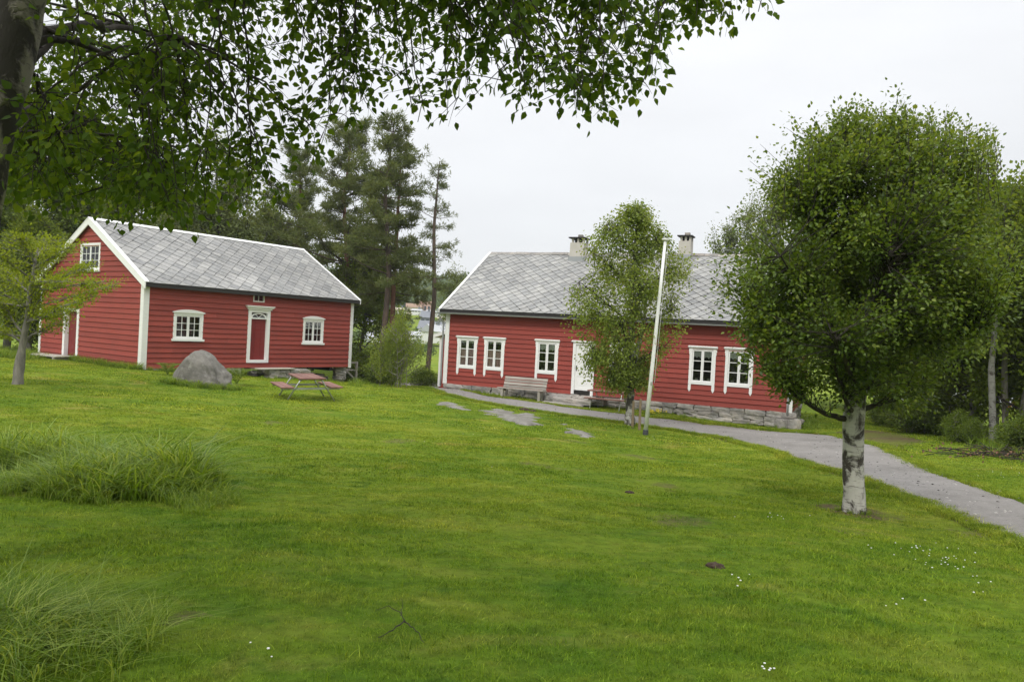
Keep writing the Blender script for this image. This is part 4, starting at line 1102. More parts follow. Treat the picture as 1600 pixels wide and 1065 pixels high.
IV3, IF3 = ico(4)
def outcrop(poly_px, label, zt=.05):
    P = np.array([hit(*p)[:2] for p in poly_px]); c = P.mean(0)
    n = 46; g_ = np.linspace(0, 1, n); x0, x1, y0, y1 = P[:, 0].min() - .1, P[:, 0].max() + .1, P[:, 1].min() - .1, P[:, 1].max() + .1
    X, Y = np.meshgrid(x0 + (x1 - x0) * g_, y0 + (y1 - y0) * g_); X = X.ravel(); Y = Y.ravel()
    PP = np.r_[P, P[:1]]
    d = segdist(PP, X, Y); ins = inside(P, X, Y); d = np.where(ins, d, -d) - .06 + .13 * sn(np.c_[X, Y], 4.0, 2) + .06 * sn(np.c_[X, Y], 9.0, 3)
    ht = zt * np.clip(d / .35, -1.6, 1) + .014 * sn(np.c_[X, Y], 2.6, 4) + .010 * np.floor(2 * sn(np.c_[X, Y], 1.5, 3))
    ht = np.where(d < -.1, -.25, ht)
    V = np.c_[X, Y, gz(X, Y) + ht]
    i, j = np.meshgrid(np.arange(n - 1), np.arange(n - 1)); a = (j * n + i).ravel()
    F = np.stack([a, a + 1, a + n + 1, a + n], 1)
    keep = (ht[F] > -.2).any(1); F = F[keep]
    used = np.unique(F); mp_ = -np.ones(len(V), int); mp_[used] = np.arange(len(used)); V = V[used]; F = mp_[F]
    o3 = np.array([c[0], c[1], g1(*c)])
    o = link('rock_outcrop', npmesh('rock_outcrop', V - o3, F, OUTCROP, False), loc=tuple(o3)); tag(o, label, 'rock', 'bare rock showing through the lawn')
    return P
OUT = [outcrop([(752, 641), (785, 640), (812, 645), (836, 655), (844, 663), (826, 667), (800, 658), (772, 652)], 'flat pale rock in the lawn, largest one left of the small birch'),
       outcrop([(800, 646), (822, 645), (846, 652), (842, 658), (822, 656)], 'small pale rock just behind the largest flat rock in the lawn'),
       outcrop([(880, 663), (905, 668), (925, 678), (918, 684), (896, 676), (878, 670)], 'mossy low rock in the lawn nearest the small birch'),
       outcrop([(682, 628), (705, 629), (724, 634), (730, 642), (712, 638), (690, 633)], 'narrow pale rock at the edge of the path left of the bench', .05)]

# gravel bank between the houses
def gravel_bank():
    c = hit(676, 603)
    n = 900; x = c[0] + RNG.normal(0, 1.1, n) ; y = c[1] + RNG.normal(.2, .8, n) + (x - c[0]) * -.3
    s = RNG.uniform(.03, .11, n)
    h_ = .28 * np.exp(-((x - c[0]) ** 2 / 1.6 + (y - c[1]) ** 2 / .9))
    V0, F0 = ico(1); V0 = V0 * (1 + .25 * RNG.normal(size=(len(V0), 1)))
    V = (V0[None] * s[:, None, None] * np.array([1.2, 1, .7]) + np.stack([x, y, gz(x, y) + h_ * RNG.random(n) ** .5], 1)[:, None]).reshape(-1, 3)
    F = (F0[None] + (np.arange(n) * len(V0))[:, None, None]).reshape(-1, 3)
    o3 = np.array([c[0], c[1], c[2]])
    o = link('gravel', npmesh('gravel', V - o3, F, STONE, False), loc=tuple(o3)); tag(o, 'loose grey gravel bank at the left end of the path', kind='stuff')
gravel_bank()
# molehills
for (px, py, r, lb) in ((1118, 886, .07, 'small dark soil mound in the near lawn, lower right'), (820, 641, .16, 'brown soil lump beside the path below the doorstep'), (833, 643, .12, 'smaller soil lump right of the brown lump beside the path'), (984, 770, .06, 'tiny dark soil mound in the middle of the lawn')):
    c = hit(px, py); V = IV3 * (1 + .16 * sn(IV3, 3, 2)[:, None] + .08 * sn(IV3, 8, 1)[:, None]) * np.array([r, r * .8, r * .55])
    o = link('soil_mound', npmesh('soil_mound', V, IF3, SOIL, True), loc=tuple(c)); tag(o, lb, 'soil mound', 'small soil mounds on the lawn')

# ================================================================ vegetation
def norm(v): return v / (np.linalg.norm(v, axis=-1, keepdims=True) + 1e-9)
def leaf_geo(P, D, Nn, size, kind='quad', asp=.62):
    """P base points, D axis, Nn rough normal, size per leaf -> verts and quads"""
    D = norm(D); S = norm(np.cross(D, Nn)); U = np.cross(S, D); n = len(P); s = size[:, None]
    if kind == 'quad':
        T = [(0, 0, 0), (asp / 2, .5, .03), (0, 1, 0), (-asp / 2, .5, .03)]; F = [(0, 1, 2, 3)]
    else:       # ovate leaf with a point, slightly folded on the midrib
        w = asp / 2
        T = [(0, 0, 0), (w * .92, .28, .07), (w * .80, .58, .06), (0, 1.0, -.06), (-w * .80, .58, .06), (-w * .92, .28, .07)]; F = [(0, 1, 2, 3), (0, 3, 4, 5)]
    V = np.stack([P + s * (a * S + b * D + c * U) for a, b, c in T], 1)
    k = len(T); F = (np.array(F)[None] + (np.arange(n) * k)[:, None, None]).reshape(-1, 4)
    return V.reshape(-1, 3), F, k
def tube_geo(C, R, m=4):
    """C (n,k,3) centre lines, R (n,k) radii -> one mesh of tubes with m sides"""
    n, k, _ = C.shape
    D = norm(np.gradient(C, axis=1)); ref = np.array([.31, .77, .13]); A = norm(np.cross(D, ref)); B = np.cross(D, A)
    t = np.arange(m) * 2 * np.pi / m
    V = C[:, :, None] + R[..., None, None] * (A[:, :, None] * np.cos(t)[None, None, :, None] + B[:, :, None] * np.sin(t)[None, None, :, None])
    i = np.arange(n)[:, None, None]; j = np.arange(k - 1)[None, :, None]; q = np.arange(m)[None, None]
    b = i * k * m + j * m
    F = np.stack([b + q, b + (q + 1) % m, b + m + (q + 1) % m, b + m + q], -1).reshape(-1, 4)
    return V.reshape(-1, 3), F
def bez(a, b, c, k):
    t = np.linspace(0, 1, k)[None, :, None]
    return (1 - t) ** 2 * a[:, None] + 2 * t * (1 - t) * b[:, None] + t * t * c[:, None]
def limb(a, b, bend=(0, 0, 0), r0=.05, r1=.015, k=10):
    a = np.array(a, float); b = np.array(b, float); m_ = (a + b) / 2 + np.array(bend)
    C = bez(a[None], m_[None], b[None], k)[0]
    C[1:-1] += RNG.normal(0, .012 * np.linalg.norm(b - a) / 2, (k - 2, 3))
    return C, np.linspace(r0, r1, k)
def trunk_mesh(C, R, m=18, rough=.06, flare=0.0, seed=1):
    C = np.array(C, float); R = np.array(R, float)
    k = max(14, int(np.linalg.norm(np.diff(C, axis=0), axis=1).sum() / .09)); k = min(k, 90)
    s = np.linspace(0, 1, len(C)); t = np.linspace(0, 1, k)
    Ci = np.stack([np.interp(t, s, C[:, i]) for i in range(3)], 1)
    if len(C) > 2:
        ker = np.ones(5) / 5
        for i in range(3):
            Ci[:, i] = np.convolve(np.r_[[Ci[0, i]] * 2, Ci[:, i], [Ci[-1, i]] * 2], ker, 'valid')
    Ri = np.interp(t, s, R)
    V, F = tube_geo(Ci[None], Ri[None], m)
    cc = np.repeat(Ci, m, 0); d = V - cc
    f = 1 + rough * sn(V * 1.0, 2.2, seed) + rough * .6 * sn(V, 6.0, seed + 1)
    if flare:
        h = (V[:, 2] - C[0][2]); f = f + flare * np.exp(-np.clip(h, 0, 9) / .16) * (1 + .5 * np.sin(np.arctan2(d[:, 1], d[:, 0]) * 5))
    V = cc + d * f[:, None]
    return V, F
def add_geo(parts):
    V = []; F = []; n = 0
    for v, f in parts: V.append(v); F.append(f + n); n += len(v)
    return np.concatenate(V), np.concatenate(F)

def crown_geo(tips, roots, nleaf, lsize, t0=.35, spread=.10, asp=.62, kind='quad', down=.3, outc=None, twig_r=.006, sag=.0, K=5, axis_jit=.9, young=0.0):
    n = len(tips)
    mid = (tips + roots) / 2 + RNG.normal(0, .08, (n, 3)) * np.linalg.norm(tips - roots, axis=1)[:, None]; mid[:, 2] += sag
    C = bez(roots, mid, tips, K)
    Rr = np.linspace(twig_r * 1.6, twig_r * .35, K)[None].repeat(n, 0)
    tw = tube_geo(C, Rr, 3)
    t = t0 + (1 - t0) * RNG.random((n, nleaf)) ** .8
    tt = t[..., None]
    P = (1 - tt) ** 2 * roots[:, None] + 2 * tt * (1 - tt) * mid[:, None] + tt * tt * tips[:, None]
    off = RNG.normal(0, 1, (n, nleaf, 3)); P = P + off * spread * (.4 + .6 * (1 - np.abs(t - .7)))[..., None]
    ax = norm(tips - roots)[:, None] * .5 + norm(off) * axis_jit; ax[..., 2] -= down
    Nn = RNG.normal(0, .7, (n, nleaf, 3)); Nn[..., 2] += 1.1
    sz = lsize * RNG.uniform(.65, 1.2, (n, nleaf))
    tw_tone = RNG.normal(0, .12, (n, 1))
    rv = np.clip(RNG.beta(2.2, 2.6, (n, nleaf)) + tw_tone + young * (t - .75), 0, 1)
    V, F, k = leaf_geo(P.reshape(-1, 3), ax.reshape(-1, 3), Nn.reshape(-1, 3), sz.ravel(), kind, asp)
    return V, F, np.repeat(rv.ravel(), k), tw

def nearest_roots(tips, samples, drop=.25, q=3):
    """each twig leaves the limb sample that is nearest to a point a little below and inside the tip"""
    out = np.empty_like(tips)
    for i in range(0, len(tips), 2000):
        a = tips[i:i + 2000] - np.array([0, 0, drop]); d = np.linalg.norm(a[:, None] - samples[None], axis=2)
        idx = np.argsort(d, axis=1)[:, :q]; pick = idx[np.arange(len(a)), RNG.integers(0, q, len(a))]
        out[i:i + 2000] = samples[pick]
    return out
def crown_tips(n, c, r, pw=.42, nz=.16, seed=1, clump=0):
    if clump:
        cc = crown_tips(max(6, n // clump), (0, 0, 0), (1, 1, 1), pw * .8, nz, seed) * .93
        P = np.repeat(cc, clump, 0) + RNG.normal(0, .085, (len(cc) * clump, 3))
        return np.array(c) + P * np.array(r)
    d = norm(RNG.normal(0, 1, (n, 3))); rad = RNG.random(n) ** pw
    f = 1 + nz * sn(d, 1.6, seed) + nz * .6 * sn(d, 4.0, seed + 2)
    return np.array(c) + d * (rad * f)[:, None] * np.array(r)

def tree_thing(name, label, cat, loc, trunkVF, bark, crownVF, crown_rv, leafm, branchVF=None, branch_mat=None, group=None, rz=0):
    T_ = empty(name, tuple(loc), rz, label, cat, group)
    link('trunk', npmesh('trunk', *trunkVF, bark, True), T_)
    if branchVF is not None: link('branches', npmesh('branches', *branchVF, branch_mat or bark, True), T_)
    link('crown', npmesh('crown', *crownVF, leafm, False, {'rnd': crown_rv}), T_)
    return T_

# ---------------------------------------------------------------- the round tree with the white trunk (right foreground)
def round_tree():
    b = at(1335, 797, 11.0); b[2] = g1(b[0], b[1])
    L = lambda px, py, d=11.0: at(px, py, d) - b
    C = [(0, 0, -.12), L(1335, 780), L(1333, 720), L(1334, 650), L(1342, 600), L(1352, 520), L(1372, 400), L(1392, 290), L(1398, 215)]
    R = [.155, .145, .135, .14, .12, .09, .06, .035, .015]
    tr = trunk_mesh(C, R, 22, .05, .35)
    br = []; samp = []
    spec = [((1328, 655), (1245, 620), -.2, .05), ((1336, 640), (1440, 600), .3, .045), ((1334, 650), (1300, 560), -.6, .04), ((1345, 620), (1420, 480), -.3, .05), ((1346, 600), (1260, 430), .3, .05),
            ((1350, 560), (1490, 430), .7, .05), ((1350, 545), (1200, 500), .5, .04), ((1352, 540), (1330, 380), 1.2, .045), ((1354, 520), (1390, 400), -1.3, .045), ((1362, 460), (1500, 320), 0, .04),
            ((1366, 430), (1270, 320), -.4, .04), ((1372, 400), (1440, 260), .5, .035), ((1376, 380), (1320, 250), .3, .03), ((1340, 610), (1380, 560), 1.5, .05), ((1340, 600), (1300, 520), -1.5, .05), ((1350, 540), (1530, 520), -.4, .04), ((1350, 560), (1480, 560), 1.0, .04), ((1350, 560), (1220, 400), -.9, .04)]
    for p, q, dy, r in spec:
        C2, R2 = limb(L(*p), L(*q, 11.0 + dy), (0, 0, -.12), r, .012, 12)
        br.append(tube_geo(C2[None], R2[None], 7)); samp.append(C2[3:])
    for i in range(5, len(C)): samp.append(np.array([C[i]]))
    samp.append(np.stack([np.linspace(C[5][i], C[8][i], 12) for i in range(3)], 1))
    samp = np.concatenate(samp)
    c1 = L(1367, 405); c2 = L(1372, 330)
    t1 = crown_tips(1650, c1, (1.93, 1.85, 2.14), .40, .11, 1, 11)
    t2 = crown_tips(520, L(1382, 300), (1.50, 1.45, 1.16), .35, .16, 3, 10)
    # upright shoots along the top
    m_ = 330; a = RNG.uniform(0, 2 * np.pi, m_); rr = RNG.random(m_) ** .6
    px = RNG.uniform(1215, 1560, m_); top = np.interp(px, [1215, 1250, 1300, 1350, 1397, 1450, 1500, 1560], [265, 225, 200, 185, 165, 178, 185, 215])
    t3 = np.array([L(x, y + RNG.uniform(-14, 46), 11 + RNG.normal(0, .55)) for x, y in zip(px, top)])
    t4 = np.array([L(RNG.uniform(1148, 1260), RNG.uniform(400, 580), 11 + RNG.normal(0, .6)) for _ in range(190)])
    tips = np.concatenate([t1, t2, t4]); roots = nearest_roots(tips, samp, .35)
    V1, F1, r1, tw1 = crown_geo(tips, roots, 43, .058, .22, .085, kind='leaf', down=.15, asp=.7, twig_r=.006, axis_jit=1.0, young=.5)
    r3 = t3 - np.stack([RNG.normal(0, .07, m_), RNG.normal(0, .07, m_), RNG.uniform(.45, .75, m_)], 1)
    V3, F3, rv3, tw3 = crown_geo(t3, r3, 20, .05, .0, .032, kind='leaf', down=-.25, asp=.7, twig_r=.004)
    rv3 = np.clip(rv3 + .22, 0, 1)
    V, F = add_geo([(V1, F1), (V3, F3)])
    hgt = V[:, 2]
    rv = np.r_[r1, rv3]
    tree_thing('round_tree', 'dense round tree with white peeling trunk beside the path, right foreground', 'tree', b, tr, BIRCH, (V, F), rv, LEAF_A, add_geo(br + [tw1, tw3]), TWIG)
round_tree()

# ---------------------------------------------------------------- small birch behind the flagpole
def small_birch():
    b = at(984, 664, 23.6); b[2] = g1(b[0], b[1])
    L = lambda px, py, d=23.6: at(px, py, d) - b
    C = [(0, 0, -.1), L(984, 640), L(985, 600), L(984, 560), L(988, 500), L(990, 420), L(994, 360), L(998, 325)]
    tr = trunk_mesh(C, [.125, .12, .12, .11, .09, .06, .03, .012], 16, .16, .25, 2)
    tr2 = trunk_mesh([L(985, 600), L(992, 560), L(1003, 520), L(1010, 470)], [.09, .08, .06, .03], 12, .06, 0, 4)
    br = []; samp = []
    for p, q, dy in [((984, 590), (925, 545), -.4), ((986, 570), (1040, 540), .4), ((985, 560), (930, 480), .3), ((988, 530), (1055, 480), -.4), ((988, 510), (905, 440), -.5), ((990, 470), (1050, 420), .6), ((990, 450), (920, 390), .4), ((992, 410), (1035, 365), -.3), ((992, 400), (950, 350), -.3), ((985, 560), (970, 500), -1.2), ((988, 520), (1000, 440), -1.2), ((990, 500), (985, 430), 1.2), ((984, 580), (960, 530), 1.2)]:
        C2, R2 = limb(L(*p), L(*q, 23.6 + dy), (0, 0, .08), .04, .01, 9); br.append(tube_geo(C2[None], R2[None], 5)); samp.append(C2[2:])
    samp.append(np.stack([np.linspace(C[3][i], C[7][i], 20) for i in range(3)], 1)); samp = np.concatenate(samp)
    # crown outline: narrow top, widest in the lower half, hanging hem
    n = 1150; z = RNG.random(n)
    py = 325 + 290 * z
    hw = np.interp(py, [320, 345, 400, 470, 540, 580, 620], [14, 44, 76, 92, 84, 62, 26])
    ang = RNG.uniform(0, 2 * np.pi, n); rr = RNG.random(n) ** .5 * (1 + .24 * np.sin(py / 17. + 2 * np.cos(ang)) + .10 * np.sin(py / 7. + 3 * ang))
    cxp = 984 + 10 * np.sin(py / 50.)
    tips = np.array([L(cxp[i] + hw[i] * rr[i] * np.cos(ang[i]), py[i], 23.6 + hw[i] * rr[i] * np.sin(ang[i]) / 52.) for i in range(n)])
    roots = nearest_roots(tips, samp, -.1)
    V, F, rv, tw = crown_geo(tips, roots, 28, .076, .35, .12, kind='quad', down=.75, asp=.8, young=.4, twig_r=.005, sag=.12)
    tree_thing('small_birch', 'small feathery birch with a knotty white trunk between path and flagpole', 'tree', b, add_geo([tr, tr2]), BIRCH2, (V, F), rv, LEAF_B, add_geo(br + [tw]), TWIG)
small_birch()

# ---------------------------------------------------------------- small layered tree at the left edge
def layered_tree():
    b = at(27, 597, 21.0); b[2] = g1(b[0], b[1])
    L = lambda px, py, d=21.0: at(px, py, d) - b
    C = [(0, 0, -.15), L(29, 580), L(35, 540), L(42, 500), L(48, 450), L(55, 410), L(60, 385)]
    tr = trunk_mesh(C, [.125, .105, .09, .07, .05, .03, .012], 14, .14, .5, 3)
    br = []; tips = []; roots = []
    arms = [((36, 535), (-40, 500)), ((37, 530), (95, 500)), ((38, 525), (0, 470)), ((41, 505), (120, 470)), ((42, 500), (150, 462)), ((44, 485), (185, 442)), ((44, 480), (-30, 440)), ((46, 465), (120, 425)), ((47, 460), (10, 420)), ((48, 450), (140, 418)), ((50, 440), (90, 395)), ((50, 435), (-10, 395)), ((53, 420), (110, 385)), ((55, 410), (30, 372)), ((57, 400), (80, 375)), ((40, 515), (60, 470)), ((45, 475), (70, 430)), ((45, 478), (-60, 470)), ((42, 500), (90, 488)), ((38, 525), (-25, 520)), ((50, 440), (100, 440)), ((48, 455), (165, 440))]
    for p, q in arms:
        dy = RNG.normal(0, .9)
        C2, R2 = limb(L(*p), L(*q, 21 + dy), (0, 0, .0), .035, .006, 10); br.append(tube_geo(C2[None], R2[None], 5))
        ax = norm(C2[-1] - C2[0]); side = norm(np.cross(ax, (0, 0, 1)))
        for i in range(34):
            t = RNG.uniform(.25, 1.0); k = min(9, int(t * 9)); base = C2[k]
            ln = RNG.uniform(.25, .65) * (1.25 - .55 * t)
            tip = base + ax * ln * RNG.uniform(.3, 1.3) + side * RNG.normal(0, 1) * ln * .8 + np.array([0, 0, RNG.uniform(-.05, .12)])
            tips.append(tip); roots.append(base)
    tips = np.array(tips); roots = np.array(roots)
    V, F, rv, tw = crown_geo(tips, roots, 19, .075, .1, .06, kind='quad', down=.1, asp=.6, twig_r=.005)
    tree_thing('layered_tree', 'small yellow green tree with flat layered boughs at the left edge of the lawn', 'tree', b, tr, GREYBARK, (V, F), rv, LEAF_Y, add_geo(br + [tw]), GREYBARK)
layered_tree()

# ---------------------------------------------------------------- the great birch whose boughs hang over the camera
def overhead_birch():
    a1_, a0_ = at(34, 0, 5.0), at(-34, 280, 5.0)
    sl = (a1_ - a0_) / (a1_[2] - a0_[2])
    def tp(z): return a0_ + sl * (z - a0_[2])
    base = tp(-1.7) ; base[2] = g1(base[0], base[1])
    O = base.copy()
    zs = [-1.72, -1.4, -.6, .3, a0_[2], a1_[2], 3.4, 4.6, 6.2, 8.5]
    C = [tp(z) - O for z in zs]; C[0][2] -= .15
    tr = trunk_mesh(C, [.25, .21, .18, .165, .155, .14, .12, .10, .08, .03], 26, .10, .3, 1)
    br = []; samp = []
    def T3(px, py, d): return at(px, py, d) - O
    limbs = [   # (height on the trunk, end point)
        (2.2, T3(600, -160, 4.6), .07), (2.5, T3(1050, -190, 4.9), .07), (2.0, T3(330, -60, 4.9), .038), (1.6, T3(210, 130, 5.8), .03), (2.3, T3(820, -120, 5.8), .06), (2.4, T3(1280, -120, 5.2), .05),
        (1.9, T3(450, -20, 6.2), .038), (1.3, T3(180, 40, 6.6), .03), (2.6, T3(640, -240, 3.4), .06), (2.1, T3(250, -140, 3.6), .06), (2.4, T3(520, -90, 7.2), .045), (1.1, T3(150, 200, 7.2), .045), (.9, T3(60, 240, 6.2), .04),
        (1.7, T3(300, 90, 7.8), .035), (3.0, np.array([2.5, -3.0, 3.4]) - [0, 0, -1.7], .06), (3.2, np.array([.5, -4.5, 5.2]), .06), (3.4, np.array([4.0, -2.5, 5.4]), .07), (3.6, np.array([-2.5, -1, 6.5]), .05), (3.5, np.array([2.4, 2.2, 6.8]), .06), (3.1, np.array([-2.8, 1.5, 5.5]), .05), (2.0, np.array([-2.6, -1.5, 4.2]), .05), (4.5, np.array([5.0, -.5, 6.8]), .05), (5, np.array([1.0, 1.0, 8.5]), .05)]
    for z, e, r in limbs:
        s_ = tp(z) - O
        C2, R2 = limb(s_, e, (0, 0, .35), r, .012, 16); br.append(tube_geo(C2[None], R2[None], 7)); samp.append(C2[3:])
        for _ in range(3):
            k = RNG.integers(5, 14); d = RNG.normal(0, .5, 3); d[2] = abs(d[2]) * .1
            C3, R3 = limb(C2[k], C2[k] + d * 1.3, (0, 0, .1), .018, .006, 6); br.append(tube_geo(C3[None], R3[None], 5)); samp.append(C3[2:])
    samp = np.concatenate(samp)
    # hem of the foliage against the sky, as (x, y) of the frame, filled between 3.8 m and 9 m away
    hx = [-80, 0, 60, 130, 200, 250, 300, 340, 400, 440, 480, 510, 560, 600, 640, 680, 710, 740, 770, 800, 840, 880, 930, 970, 1005, 1022, 1040, 1090, 1130, 1180, 1215, 1250]
    hy = [330, 330, 335, 345, 355, 360, 375, 340, 330, 345, 290, 225, 200, 205, 225, 215, 205, 160, 150, 185, 160, 200, 205, 180, 165, 105, 80, 72, 58, 62, 70, 28]
    GAPS = [(318, 140, 46, 40), (270, 210, 26, 44), (330, 215, 40, 26), (395, 150, 28, 22), (430, 35, 22, 18), (610, 150, 26, 18), (745, 100, 16, 40), (655, 90, 20, 14), (500, 60, 16, 14), (90, 60, 18, 16), (245, 95, 16, 14), (560, 40, 14, 18)]
    def boughs(nb, x0, x1, d0, d1, lo=-90, per=9, sx=.16, sz=.20, hem=.3, hcut=1.0, gaps=True):
        """sprays of foliage: each bough carries a handful of hanging twigs, with sky between the boughs"""
        out = []; rts = []; made = 0
        while made < nb:
            px = RNG.uniform(x0, x1); h = np.interp(px, hx, hy) * hcut
            py = h - 26 - RNG.random() * 40 if RNG.random() < hem else lo + (h - 40 - lo) * RNG.random()
            if gaps and any(((px - a) / (rx_ * 1.25)) ** 2 + ((py - b_) / (ry_ * 1.25)) ** 2 < 1 for a, b_, rx_, ry_ in GAPS): continue
            d = RNG.uniform(d0, d1); c = at(px, py, d) - O; made += 1
            r_ = nearest_roots(c[None], samp, -.45, 4)[0]
            m_ = r_ * .45 + c * .55 + np.array([RNG.normal(0, .1), RNG.normal(0, .1), .12 + .1 * np.linalg.norm(c - r_)])
            m_[2] = min(m_[2], max(r_[2], c[2]) + .25)
            Cb = bez(r_[None], m_[None], c[None], 14); Cb[0, 1:-1] += RNG.normal(0, .012, (12, 3))
            br.append(tube_geo(Cb, np.linspace(.011, .0025, 14)[None], 4))
            dist = np.linalg.norm(c - r_); npt = int(per * (1 + .6 * dist))
            for _ in range(npt):
                t = RNG.uniform(max(.12, 1 - 1.3 / max(dist, .4)), 1.0) if RNG.random() < .75 else RNG.uniform(.15, 1)
                b0 = Cb[0, min(13, int(t * 13.99))]
                out.append(b0 + RNG.normal(0, 1, 3) * np.array([sx * 1.15, sx * 1.2, sz * .55]) + np.array([0, 0, -sz * RNG.uniform(.2, 1.5)])); rts.append(b0)
        out = np.array(out); rts = np.array(rts); W = out + O; X = 800 + FOC * W[:, 0] / W[:, 1]; Y = 532 - FOC * W[:, 2] / W[:, 1] + ROLL * (X - 800) - 14
        ok = Y < np.interp(X, hx, hy) * hcut - 4 + RNG.normal(0, 6, len(out))
        if gaps:
            for a, b_, rx_, ry_ in GAPS: ok &= (((X - a) / rx_) ** 2 + ((Y - b_) / ry_) ** 2 > 1)
        return np.stack([out[ok], rts[ok]], 1)
    near = np.concatenate([boughs(19, 250, 520, 4.0, 5.4), boughs(52, 500, 1035, 4.1, 5.4, -50, hem=.5), boughs(9, 1020, 1215, 4.5, 5.1, -60, 6, .11, .12, hem=.65), boughs(15, 560, 1000, 5.2, 6.2, -60, hem=.1), boughs(17, 200, 510, 4.4, 5.6, 200, 8, .12, .16, .85, gaps=False)])
    rn = near[:, 1]; near = near[:, 0]
    V1, F1, r1, tw1 = crown_geo(near, rn, 8, .057, .12, .040, kind='leaf', down=.55, asp=.76, twig_r=.0022, sag=.03, K=5, axis_jit=1.0)
    far_ = np.concatenate([boughs(30, -60, 330, 5.4, 9.0, -60, 9, .25, .3), boughs(11, 180, 560, 5.8, 8.0, -60, 8, .22, .26), boughs(28, -60, 250, 6.5, 9.0, 120, 9, .28, .3, .3), boughs(5, -40, 200, 4.4, 5.4, -60, 9, hcut=.8), boughs(6, 40, 330, 5, 6.5, 250, 8, .18, .2, .6)])
    rf = far_[:, 1]; far_ = far_[:, 0]
    V2, F2, r2, tw2 = crown_geo(far_, rf, 11, .060, .12, .075, kind='leaf', down=.45, asp=.76, twig_r=.003, sag=.03, K=4)
    r2 = np.clip(r2 + .12, 0, 1)
    # the rest of the crown, above and behind the camera
    c0 = np.array([1.2, -1.2, 6.2]);
    up = crown_tips(620, c0, (4.6, 5.0, 2.8), .5, .15, 2)
    W = up + O
    front = W[:, 1] > 0.3
    el = np.where(front, W[:, 2] / np.maximum(W[:, 1], .1), 9)
    up = up[(el > .62) & (W[:, 2] > 1.7)]
    ru = nearest_roots(up, samp, .1, 2)
    V3, F3, r3, tw3 = crown_geo(up, ru, 26, .085, .4, .16, kind='quad', down=.5, asp=.8, twig_r=.005, K=5)
    V, F = add_geo([(V1, F1), (V2, F2), (V3, F3)])
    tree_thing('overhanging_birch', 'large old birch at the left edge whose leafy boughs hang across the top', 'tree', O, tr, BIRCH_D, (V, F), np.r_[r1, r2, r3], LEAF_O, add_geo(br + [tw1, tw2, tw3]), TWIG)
overhead_birch()

# ---------------------------------------------------------------- woodland trees: a few kinds, then copies of trunk, boughs and crown
def broadleaf_proto(h, rad, trunk_h, leafm, bark, nt_=420, nl=34, ls=.13, airy=.16, seed=1, shape=(1, 1), spread=.24, down=.3, stems=1, tr_=.018):
    tips = []; br = []; trs = []; samp = []
    for s_ in range(stems):
        ox, oy = (0, 0) if stems == 1 else (RNG.normal(0, .5), RNG.normal(0, .4))
        lean = RNG.normal(0, .06 if stems == 1 else .09, 2) * h
        C = [(ox, oy, -.3), (ox + lean[0] * .1, oy + lean[1] * .1, h * .15), (ox + lean[0] * .5, oy + lean[1] * .5, h * .5), (ox + lean[0], oy + lean[1], h * .82)]
        trs.append(trunk_mesh(C, [h * tr_, h * tr_ * .8, h * tr_ * .45, .008], 10, .07, .3, seed))
        C = np.array(C)
        tl = np.stack([np.interp(np.linspace(.25, 1, 14), np.linspace(0, 1, 4), C[:, i]) for i in range(3)], 1); samp.append(tl)
        for i in range(13):
            z = RNG.uniform(trunk_h, h * .78); a = RNG.uniform(0, 6.28); b0 = np.array([np.interp(z, C[:, 2], C[:, 0]), np.interp(z, C[:, 2], C[:, 1]), z])
            ln = rad * (RNG.uniform(.5, .85) if stems == 1 else RNG.uniform(.15, .4)) * (1 - .5 * (z / h) ** 2); e = b0 + np.array([math.cos(a) * ln, math.sin(a) * ln, ln * RNG.uniform(.3, .9)])
            C2, R2 = limb(b0, e, (0, 0, -.1), h * .006, .012, 8); br.append(tube_geo(C2[None], R2[None], 5)); samp.append(C2[2:])
    cz_ = (trunk_h + h) / 2; hz = (h - trunk_h) / 2
    tp_ = crown_tips(nt_, (0, 0, cz_), (rad, rad, hz), .45, airy, seed, 9 if stems == 1 else 0)
    k = (tp_[:, 2] - trunk_h) / (h - trunk_h); f = np.interp(k, [0, .3, .6, 1.0], [shape[0] * .8, shape[0], .85, .45 * shape[1]])
    tp_[:, :2] *= f[:, None]
    samp = np.concatenate(samp); rt = nearest_roots(tp_, samp, .4)
    V, F, rv, tw = crown_geo(tp_, rt, nl, ls, .35, spread, kind='quad', down=down, asp=.7, twig_r=.012 if stems == 1 else .004, young=.3)
    return dict(trunk=npmesh('trunk', *add_geo(trs), bark, True), branches=npmesh('branches', *add_geo(br + [tw]), TWIG if stems == 1 else GREYBARK, True), crown=npmesh('crown', V, F, leafm, False, {'rnd': rv}))
